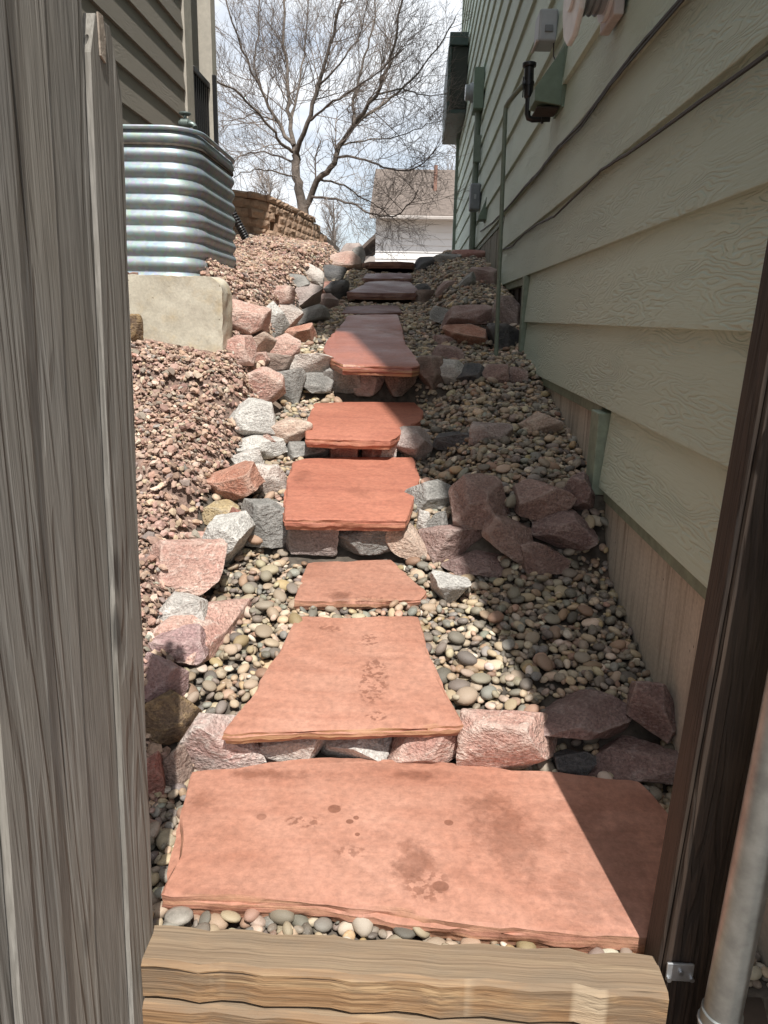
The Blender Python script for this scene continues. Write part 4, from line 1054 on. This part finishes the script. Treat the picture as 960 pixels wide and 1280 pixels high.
# ---------------------------------------------------------------- taupe house and its porch
TH = thing('house', (-1.72, 6.0, 0.0), 'taupe lap-sided house beyond the gravel bank, with beige corner trim and porch', 'house')
MB().box(-8, -1.735, -3.0, 6.04, -1.3, 5.5).build('wall', MATS['siding_brown'], TH)
EX2 = 0.1925
for k in range(-2, 24):
    z0 = 0.366 + EX2 * k
    MB().prism_y([(-1.692, z0), (-1.7125, z0 + EX2 + 0.02), (-1.738, z0 + EX2 + 0.02), (-1.738, z0)], 1.2, 5.895).build('siding_board', MATS['siding_brown'], TH, bevel=0.0015, seg=1)
MB().box(-1.80, -1.684, 5.90, 6.085, -0.2, 5.4).build('corner_board', MATS['trim_beige'], TH, bevel=0.004)
MB().box(-2.35, -2.25, 6.05, 9.0, 0.0, 5.0).build('porch_wall', MATS['siding_brown'], TH)
col = MB().box(-1.76, -1.655, 6.52, 6.66, 0.2, 5.0).build('porch_column', MATS['trim_beige'], TH, bevel=0.005)
MB().box(-2.3, -1.64, 6.03, 6.8, 0.2, 1.22).build('porch_base', MATS['concrete'], TH)
MB().box(-3.5, -1.5, 6.0, 9.0, 3.7, 4.2).build('porch_roof', MATS['trim_beige'], TH)
hr = MB().box(-1.715, -1.675, 6.086, 6.519, 1.70, 1.74).build('hand_rail', MATS['rail'], TH, bevel=0.005)
MB().box(-1.71, -1.68, 6.086, 6.519, 1.30, 1.325).build('bottom_rail', MATS['rail'], TH, bevel=0.003)
for i in range(8): MB().box(-1.703, -1.687, 6.10 + i * 0.055, 6.117 + i * 0.055, 1.3255, 1.6995).build('baluster', MATS['rail'], hr)
MB().box(-1.66, -1.63, 6.515, 6.545, 1.25, 1.80).build('rail_post', MATS['rail'], TH, bevel=0.004)

# ---------------------------------------------------------------- stock tank
tk = thing('stock_tank', (-1.38, 4.4, 0.2), 'corrugated galvanised steel stock tank standing on the gravel against the taupe house', 'tank')
def rr(x0, x1, y0, y1, r, n=10):
    P = []
    for cx, cy, a0 in ((x1 - r, y1 - r, 0), (x0 + r, y1 - r, 90), (x0 + r, y0 + r, 180), (x1 - r, y0 + r, 270)):
        for k in range(n + 1):
            a = math.radians(a0 + 90 * k / n); P.append((cx + r * math.cos(a), cy + r * math.sin(a)))
    return P
mb = MB(); nz = 10 * 10; prev = None
zA, zB = 0.1265, 0.862
for i in range(nz + 1):
    t = i / nz; s = t * 10 * 2 * math.pi
    off = 0.009 * (abs(math.sin(s / 2)) ** 1.4 * 2 - 1)
    ring = rr(-1.665 - off, -1.112 + off, 3.985 - off, 4.93 + off, 0.17 + off, 10)
    mb.v.extend([(x, y, zA + (zB - zA) * t) for x, y in ring])
    n = len(ring)
    if i: mb.f.extend([((i-1)*n + k, (i-1)*n + (k+1) % n, i*n + (k+1) % n, i*n + k) for k in range(n)])
mb.build('corrugated_side', MATS['galv'], tk, smooth=True, angle=60)
R0 = rr(-1.67, -1.107, 3.98, 4.935, 0.175, 10)
mb = MB(); P = [Vector((x, y, 0.868)) for x, y in R0]; P.append(P[0]); mb.tube(P, 0.011, 8, caps=False); mb.build('rim', MATS['galv'], tk, smooth=True)
mb = MB(); n = len(R0); mb.add([(x, y, 0.80) for x, y in R0] + [(x, y, 0.79) for x, y in R0], [tuple(range(n)), tuple(range(2*n-1, n-1, -1))] + [(i, (i+1) % n, (i+1) % n + n, i + n) for i in range(n)])
mb.build('fill', MATS['soil'], tk)
va = thing('hose_valve', (-1.24, 4.3, 0.86), 'small grey-green brass hose valve perched on the stock tank', 'valve')
MB().tube([(-1.24, 4.3, 0.798), (-1.24, 4.3, 0.95)], 0.012, 10).build('riser', MATS['brass'], va, smooth=True)
MB().tube([(-1.275, 4.3, 0.955), (-1.265, 4.3, 0.955), (-1.262, 4.3, 0.955), (-1.225, 4.3, 0.955), (-1.222, 4.3, 0.955), (-1.20, 4.3, 0.95), (-1.188, 4.29, 0.935)], [0.016, 0.02, 0.026, 0.026, 0.018, 0.013, 0.013], 14).build('body', MATS['brass'], va, smooth=True)
MB().tube([(-1.243, 4.3, 0.975), (-1.243, 4.3, 1.0)], 0.009, 8).build('stem', MATS['brass'], va, smooth=True)
hw = MB().tube([(-1.243 + 0.026 * math.cos(i * 0.5236), 4.3 + 0.026 * math.sin(i * 0.5236), 1.003) for i in range(13)], 0.006, 8).build('handle_wheel', MATS['brass'], va, smooth=True)
for a in range(3):
    c, s = math.cos(a * 1.047), math.sin(a * 1.047)
    MB().tube([(-1.243 - 0.024 * c, 4.3 - 0.024 * s, 1.003), (-1.243 + 0.024 * c, 4.3 + 0.024 * s, 1.003)], 0.006, 8).build('handle_spoke', MATS['brass'], hw, smooth=True)
# drain hose
pts = [(-1.36, 5.28, 0.86), (-1.30, 5.3, 0.755), (-1.25, 5.3, 0.655), (-1.20, 5.31, 0.56), (-1.16, 5.33, 0.48)]
P = []; R_ = []
for i in range(len(pts) - 1):
    for k in range(12):
        P.append(Vector(pts[i]).lerp(Vector(pts[i+1]), k / 12)); R_.append(0.030 if k % 2 else 0.024)
tag(MB().tube(P, R_, 14).build('drain_hose', MATS['black_plastic'], smooth=True), 'black corrugated drain hose slanting into the gravel behind the tank', 'hose')
# concrete footing
def concrete_footing(x0, x1, y0, y1, zb, zt, rad, nx=70, nz=36, ny=12):
    """cast lump with one rounded upper corner; skin of small faces, chipped and uneven"""
    def jag(x, y, z):
        q = np.array([[x, y, z]])
        return float(0.006 * vnoise(q, 31, 22.0)[0] + 0.004 * vnoise(q, 32, 60.0)[0] + 0.0025 * vnoise(q, 33, 140.0)[0])
    def top(x):
        d = max(0.0, x - (x1 - rad)) / rad
        return zt - rad * (1 - math.sqrt(max(0.0, 1 - d * d)))
    mb = MB()
    def grid(fn, na, nb):
        q = len(mb.v)
        for j in range(nb + 1):
            for i in range(na + 1): mb.v.append(fn(i / na, j / nb))
        mb.f.extend([(q+j*(na+1)+i, q+j*(na+1)+i+1, q+(j+1)*(na+1)+i+1, q+(j+1)*(na+1)+i) for j in range(nb) for i in range(na)])
    def X(u): return x0 + (x1 - x0) * (1 - (1 - u) ** 1.3)
    def pt(x, y, z, e):
        k = jag(x, y, z); return (x + k, y + k * 0.8, z + k)
    grid(lambda u, v: pt(X(u), y0, zb + (top(X(u)) - zb) * v, 0), nx, nz)
    grid(lambda u, v: pt(X(u), y0 + (y1 - y0) * v, top(X(u)), 0), nx, ny)
    grid(lambda u, v: pt(x1, y0 + (y1 - y0) * u, zb + (top(x1) - zb) * v, 0), ny, nz)
    grid(lambda u, v: pt(X(u), y1, zb + (top(X(u)) - zb) * v, 0), nx, nz)
    return mb.build('concrete_block', MATS['concrete'], smooth=True, angle=50)
o = concrete_footing(-1.75, -0.922, 3.68, 3.86, -0.45, 0.168, 0.075)
tag(o, 'yellowish cast concrete block with a rounded corner below the stock tank', 'concrete block')
v, f = rock_verts(4242, 0, 0.10, 0.09, 0.16, 4)
me = raw_mesh('border_rock', v, f); me.materials.append(rock('BY'))
o = bpy.data.objects.new('border_rock', me); COL.objects.link(o); o.location = (-1.325, 3.60, -0.09)
tag(o, 'small rusty brown rock leaning on the front of the concrete block', 'rock', 'rocks edging the path')

# ---------------------------------------------------------------- block retaining wall
rw = thing('retaining_wall', (-2.0, 9.5, 0.85), 'curved retaining wall of tan split-face blocks below the bare tree', 'retaining wall')
CURVE = [(-4.4, 9.05), (-3.2, 9.08), (-2.5, 9.14), (-2.12, 9.25), (-1.88, 9.45), (-1.75, 9.75), (-1.66, 10.3), (-1.58, 10.95), (-1.48, 11.7), (-1.37, 12.6)]
def along(s):
    for a, b in zip(CURVE[:-1], CURVE[1:]):
        a, b = Vector(a), Vector(b); L = (b - a).length
        if s <= L: return a.lerp(b, s / L), (b - a).normalized()
        s -= L
    return Vector(CURVE[-1]), (Vector(CURVE[-1]) - Vector(CURVE[-2])).normalized()
LEN = sum((Vector(b) - Vector(a)).length for a, b in zip(CURVE[:-1], CURVE[1:]))
def block_mesh(seed, L, H, D):
    r = random.Random(seed); nx, nz = 5, 4; V = []; Fc = []
    for j in range(nz):
        for i in range(nx):
            e = 0.012 if i in (0, nx - 1) or j in (0, nz - 1) else 0
            V.append((-L/2 + L * i / (nx-1), -D/2 + e + r.uniform(-.009, .009), -H/2 + H * j / (nz-1)))
    Fc = [(j*nx+i, j*nx+i+1, (j+1)*nx+i+1, (j+1)*nx+i) for j in range(nz-1) for i in range(nx-1)]
    b = len(V); V += [(-L/2, D/2, -H/2), (L/2, D/2, -H/2), (L/2, D/2, H/2), (-L/2, D/2, H/2)]
    Fc += [(b, b+3, b+2, b+1), tuple(range(nx-1, -1, -1)) + (b, b+1), tuple((nz-1)*nx+i for i in range(nx)) + (b+2, b+3),
           tuple(j*nx for j in range(nz)) + (b+3, b), tuple(j*nx+nx-1 for j in range(nz-1, -1, -1)) + (b+1, b+2)]
    me = bpy.data.meshes.new('block'); me.from_pydata(V, [], Fc); fix_normals(me); me.materials.append(MATS['block']); return me
BM = [block_mesh(s, 0.235, 0.101, 0.2) for s in range(6)]
CM = [block_mesh(20 + s, 0.30, 0.07, 0.24) for s in range(4)]
for c in range(6):
    z = 0.83 + 0.105 * c; s = 0.12 * (c % 2) + 0.1; cap = c == 5; step = 0.304 if cap else 0.240
    lim = LEN - 0.1 - (0.9 if cap else 0.45 if c == 4 else 0.2 if c == 3 else 0)
    n = 0
    while s < lim:
        p, d = along(s)
        n += 1
        if not (c in (2, 3) and n % 9 == 4):
            o = bpy.data.objects.new('block', random.choice(CM if cap else BM)); COL.objects.link(o)
            nrm = Vector((-d.y, d.x))
            q = p + nrm * (0.012 * c + 0.1)
            o.location = (q.x, q.y, z + (-0.012 if cap else 0)); o.rotation_euler = (0, 0, math.atan2(d.y, d.x) + random.uniform(-.02, .02))
            attach(o, rw)
        s += step
# earth held behind the wall
pl = [tuple(along(LEN * i / 40)[0] + Vector((-along(LEN * i / 40)[1].y, along(LEN * i / 40)[1].x)) * 0.24) for i in range(41)] + [(-1.6, 16), (-9, 16), (-9, 9.4)]
mb = MB(); n = len(pl); mb.add([(x, y, 1.31) for x, y in pl] + [(x, y, 0.3) for x, y in pl], [tuple(range(n)), tuple(range(2*n-1, n-1, -1))] + [(i, (i+1) % n, (i+1) % n + n, i + n) for i in range(n)])
tag(mb.build('raised_bed', MATS['earth']), kind='structure')

# ---------------------------------------------------------------- trees
LIMBS = [
  (0.115, 0.085, [(-1.68, 11.6, 1.22), (-1.72, 11.6, 1.6), (-1.78, 11.6, 1.89), (-1.8, 11.6, 2.21)]),
  (0.060, 0.020, [(-1.8, 11.6, 2.21), (-1.91, 11.8, 2.69), (-1.96, 12.0, 3.25), (-2.03, 12.2, 3.93), (-2.1, 12.4, 4.91)]),
  (0.060, 0.020, [(-1.8, 11.6, 2.18), (-1.6, 11.4, 2.55), (-1.42, 11.3, 3.02), (-1.27, 11.2, 3.47), (-1.1, 11.1, 3.95), (-1.03, 11.0, 4.53)]),
  (0.050, 0.014, [(-1.82, 11.6, 2.31), (-2.07, 11.7, 2.64), (-2.27, 11.6, 3.02), (-2.48, 11.4, 3.46), (-2.66, 11.3, 4.01)]),
  (0.042, 0.012, [(-1.82, 11.6, 2.23), (-1.96, 11.4, 2.31), (-2.14, 11.1, 2.52), (-2.39, 10.8, 2.75), (-2.64, 10.5, 2.86), (-2.91, 10.3, 3.05)]),
  (0.075, 0.045, [(-1.67, 11.6, 1.38), (-1.46, 11.5, 1.84), (-1.24, 11.4, 2.04), (-1.16, 11.4, 2.28), (-0.94, 11.3, 2.52)]),
  (0.050, 0.014, [(-0.94, 11.3, 2.52), (-0.64, 11.1, 2.85), (-0.45, 10.9, 3.25), (-0.34, 10.8, 3.67), (-0.2, 10.7, 4.33)]),
  (0.040, 0.012, [(-0.94, 11.3, 2.5), (-0.98, 11.6, 2.93), (-0.85, 11.9, 3.52), (-0.74, 12.1, 4.11), (-0.69, 12.2, 4.93)]),
  (0.038, 0.010, [(-0.91, 11.3, 2.56), (-0.57, 11.8, 2.91), (-0.19, 12.1, 3.3), (0.15, 12.4, 3.8), (0.42, 12.6, 4.28)]),
  (0.030, 0.008, [(-1.2, 11.4, 2.13), (-0.84, 11.0, 2.05), (-0.49, 10.6, 1.88), (-0.23, 10.3, 1.78), (0.0, 10.1, 1.82), (0.16, 9.9, 1.97)]),
  (0.030, 0.008, [(-1.55, 11.5, 1.63), (-1.19, 11.1, 1.54), (-0.86, 10.7, 1.41), (-0.58, 10.4, 1.27), (-0.31, 10.1, 1.22), (-0.14, 9.9, 1.34), (-0.04, 9.8, 1.48)]),
  (0.026, 0.008, [(-1.44, 11.5, 1.86), (-1.13, 11.9, 1.84), (-0.86, 12.2, 1.72), (-0.59, 12.5, 1.6), (-0.32, 12.7, 1.42)]),
  (0.030, 0.008, [(-1.8, 11.6, 2.07), (-2.06, 12.0, 2.24), (-2.46, 12.4, 2.38), (-2.86, 12.8, 2.38), (-3.21, 13.1, 2.29)]),
  (0.024, 0.007, [(-1.77, 11.6, 1.89), (-1.99, 11.1, 1.88), (-2.2, 10.7, 1.84), (-2.41, 10.4, 1.69)]),
  (0.032, 0.010, [(-1.91, 11.8, 2.69), (-1.84, 12.1, 3.16), (-1.78, 12.4, 3.68), (-1.76, 12.6, 4.27), (-1.72, 12.8, 5.07)]),
  (0.030, 0.010, [(-1.59, 11.4, 2.58), (-1.27, 11.0, 2.68), (-0.92, 10.6, 2.77), (-0.6, 10.3, 2.87), (-0.26, 10.0, 3.06)]),
  (0.026, 0.008, [(-1.42, 11.3, 3.02), (-1.12, 11.1, 3.21), (-0.86, 11.0, 3.55), (-0.73, 10.8, 3.93)]),
  (0.024, 0.008, [(-2.27, 11.6, 3.02), (-2.42, 11.9, 3.48), (-2.4, 12.1, 3.99), (-2.36, 12.2, 4.73)]),
  (0.024, 0.007, [(-0.64, 11.1, 2.85), (-0.33, 11.4, 2.99), (-0.01, 11.8, 3.02), (0.31, 12.1, 3.12)]),
  (0.022, 0.007, [(-1.16, 11.4, 2.28), (-0.85, 11.9, 2.46), (-0.46, 12.3, 2.58), (-0.05, 12.7, 2.8), (0.28, 13.0, 2.99)]),
  (0.020, 0.007, [(-2.07, 11.7, 2.64), (-2.47, 12.1, 2.83), (-2.87, 12.5, 2.84), (-3.22, 12.8, 2.9)]),

]
def grow(mb, p, d, L, r, lev, rs, stats, up=0.25):
    """one twig or branch with its own children"""
    n = 4 if lev > 0 else 3
    P = [p.copy()]; q = p.copy(); dd = d.copy()
    for i in range(n):
        dd = (dd + Vector((rs.gauss(0, .16), rs.gauss(0, .16), rs.gauss(0, .14) + up * 0.16))).normalized()
        q = q + dd * (L / n); P.append(q.copy())
    mb.tube(P, [r * (1 - 0.7 * i / n) for i in range(n + 1)], 4 if lev > 1 else 3, caps=False)
    if lev <= 0: return
    m = rs.randint(5, 8) if lev > 1 else rs.randint(4, 6)
    for k in range(m):
        t = 0.15 + 0.85 * (k + rs.random()) / m
        i = min(int(t * n), n - 1); b = P[i].lerp(P[i + 1], t * n - i); ax = (P[i + 1] - P[i]).normalized()
        side = ax.orthogonal().normalized(); side.rotate(Matrix.Rotation(rs.uniform(0, 6.283), 3, ax))
        a = rs.uniform(0.45, 1.0)
        nd = (ax * math.cos(a) + side * math.sin(a)).normalized()
        grow(mb, b, nd, L * rs.uniform(0.38, 0.65), max(r * 0.5, 0.0022), lev - 1, rs, stats, up)
def smooth_line(pts, k=4):
    out = []
    for i in range(len(pts) - 1):
        p0 = Vector(pts[max(i-1, 0)]); p1 = Vector(pts[i]); p2 = Vector(pts[i+1]); p3 = Vector(pts[min(i+2, len(pts)-1)])
        for j in range(k):
            t = j / k
            out.append(0.5 * ((2*p1) + (p2-p0)*t + (2*p0-5*p1+4*p2-p3)*t*t + (3*p1-p0-3*p2+p3)*t*t*t))
    out.append(Vector(pts[-1])); return out
tree = thing('bare_tree', (-1.70, 11.6, 1.2), 'large leafless many-stemmed tree behind the block retaining wall', 'tree')
rs_ = random.Random(21)
trunk = MB(); limbs = MB(); tw = MB()
for i, (r0, r1, pts) in enumerate(LIMBS):
    P = smooth_line(pts); n = len(P)
    P = [p + Vector((rs_.gauss(0, .012), rs_.gauss(0, .012), rs_.gauss(0, .008))) if 0 < k < n - 1 else p for k, p in enumerate(P)]
    rad = [0.66 * (r0 + (r1 - r0) * (k / (n - 1)) ** 0.7) for k in range(n)]
    if i in (0, 5):
        rad[0] *= 1.3
    (trunk if i in (0, 5) else limbs).tube(P, rad, 10 if i in (0, 5) else 7)
    if i == 0: continue
    tot = sum((P[k+1] - P[k]).length for k in range(n - 1))
    m = int(tot * (8 if i != 5 else 4))
    for k in range(m):
        t = (0.22 if i in (1, 2, 5) else 0.1) + (0.98 - 0.16) * (k + rs_.random()) / m
        t = min(t, 0.985)
        j = int(t * (n - 1)); b = P[j].lerp(P[j + 1], t * (n - 1) - j); ax = (P[j + 1] - P[j]).normalized()
        side = ax.orthogonal().normalized(); side.rotate(Matrix.Rotation(rs_.uniform(0, 6.283), 3, ax))
        a = rs_.uniform(0.4, 0.95); nd = (ax * math.cos(a) + side * math.sin(a)).normalized()
        L = rs_.uniform(0.45, 1.1) * (1.15 - 0.5 * t)
        grow(tw, b, nd, L, max(rad[j] * 0.38, 0.0045), 2, rs_, None, 0.6 if pts[-1][2] > 2.6 else 0.15)
trunk.build('trunk', MATS['bark'], tree, smooth=True, angle=60)
limbs.build('branches', MATS['bark'], tree, smooth=True, angle=60)
o = tw.build('crown', MATS['twig'], tree, smooth=True, angle=180); tag(o, label='fine leafless twigs')
def far_tree(x, y, z, h, w, seed, lab):
    t = thing('bare_tree', (x, y, z), lab, 'tree', 'far bare trees'); r = random.Random(seed); mb = MB(); mt = MB()
    mt.tube([(x, y, z), (x + .1, y, z + h * .3), (x, y, z + h * .75)], [h * .02, h * .014, h * .004], 6)
    for k in range(34):
        u = 0.18 + 0.75 * k / 34; a = r.uniform(0, 6.283)
        d = Vector((math.cos(a) * 0.6, math.sin(a) * 0.6, 0.9)).normalized()
        grow(mb, Vector((x, y, z + h * .75 * u)), d, w * r.uniform(0.4, 0.8) * (1.2 - u * .5), h * .004, 2, r, None, 0.4)
    mt.build('trunk', MATS['far_twig'], t, smooth=True); mb.build('crown', MATS['far_twig'], t, smooth=True, angle=180)
far_tree(-6.4, 34, 0.4, 7.0, 2.2, 3, 'pale far bare tree seen over the retaining wall')
far_tree(-3.9, 36, 0.4, 6.0, 1.8, 4, 'pale far bare tree beside the small far roof')
far_tree(2.3, 40, 0.4, 10.5, 3.0, 5, 'pale far bare tree behind the white house roof')

# ---------------------------------------------------------------- white house far behind
wh = thing('house', (0.5, 31, 0.3), 'distant white house with brown shingle roof beyond the crest', 'house')
MB().box(-1.60, 9, 30.03, 36, 0.2, 3.62).build('wall', MATS['white_siding'], wh)
for k in range(13):
    z0 = 0.4 + 0.245 * k
    MB().prism_y([(-1.66, z0), (9.0, z0), (9.0, z0 + 0.26), (-1.66, z0 + 0.26)], 29.985 - 0.0, 30.03).build('siding_board', MATS['white_siding'], wh) if False else \
    MB().prism_x([(29.965, z0), (29.995, z0 + 0.262), (30.028, z0 + 0.262), (30.028, z0)], -1.66, 9.0).build('siding_board', MATS['white_siding'], wh)
rf = MB().prism_x([(29.45, 3.62), (33.0, 5.76), (36.5, 3.62), (36.5, 3.52), (33.0, 5.64), (29.45, 3.50)], -1.87, 9.3).build('roof', MATS['shingle'], wh)
MB().box(-1.86, 9.2, 29.36, 29.448, 3.46, 3.58).build('gutter', MATS['gutter'], rf, bevel=0.02)
MB().prism_y([(-1.60, 3.5), (9, 3.5), (9, 3.62), (-1.60, 3.62)], 29.46, 30.02).build('soffit', MATS['white_siding'], wh)
MB().cyl((0.52, 31.3, 4.4), (0.52, 31.3, 5.62), 0.07, 10).build('vent_pipe', plain('rusty_vent_pipe', (0.36, 0.2, 0.15), 0.7, 0, 0.2, 10), rf, smooth=True)
MB().prism_x([(29.9, 3.0), (33, 5.6), (36, 3.0)], -1.62, -1.59).build('gable', MATS['white_siding'], wh)
sh = thing('house', (-2.7, 40, 0.3), 'small far house whose brown roof shows beside the white house', 'house')
MB().box(-3.2, 1.0, 40.3, 46, 0.2, 2.95).build('wall', MATS['gutter'], sh)
MB().prism_y([(-3.75, 2.62), (-0.9, 5.2), (2.0, 2.62), (2.0, 2.45), (-0.9, 4.98), (-3.75, 2.45)], 39.9, 46.4).build('roof', MATS['shingle'], sh)
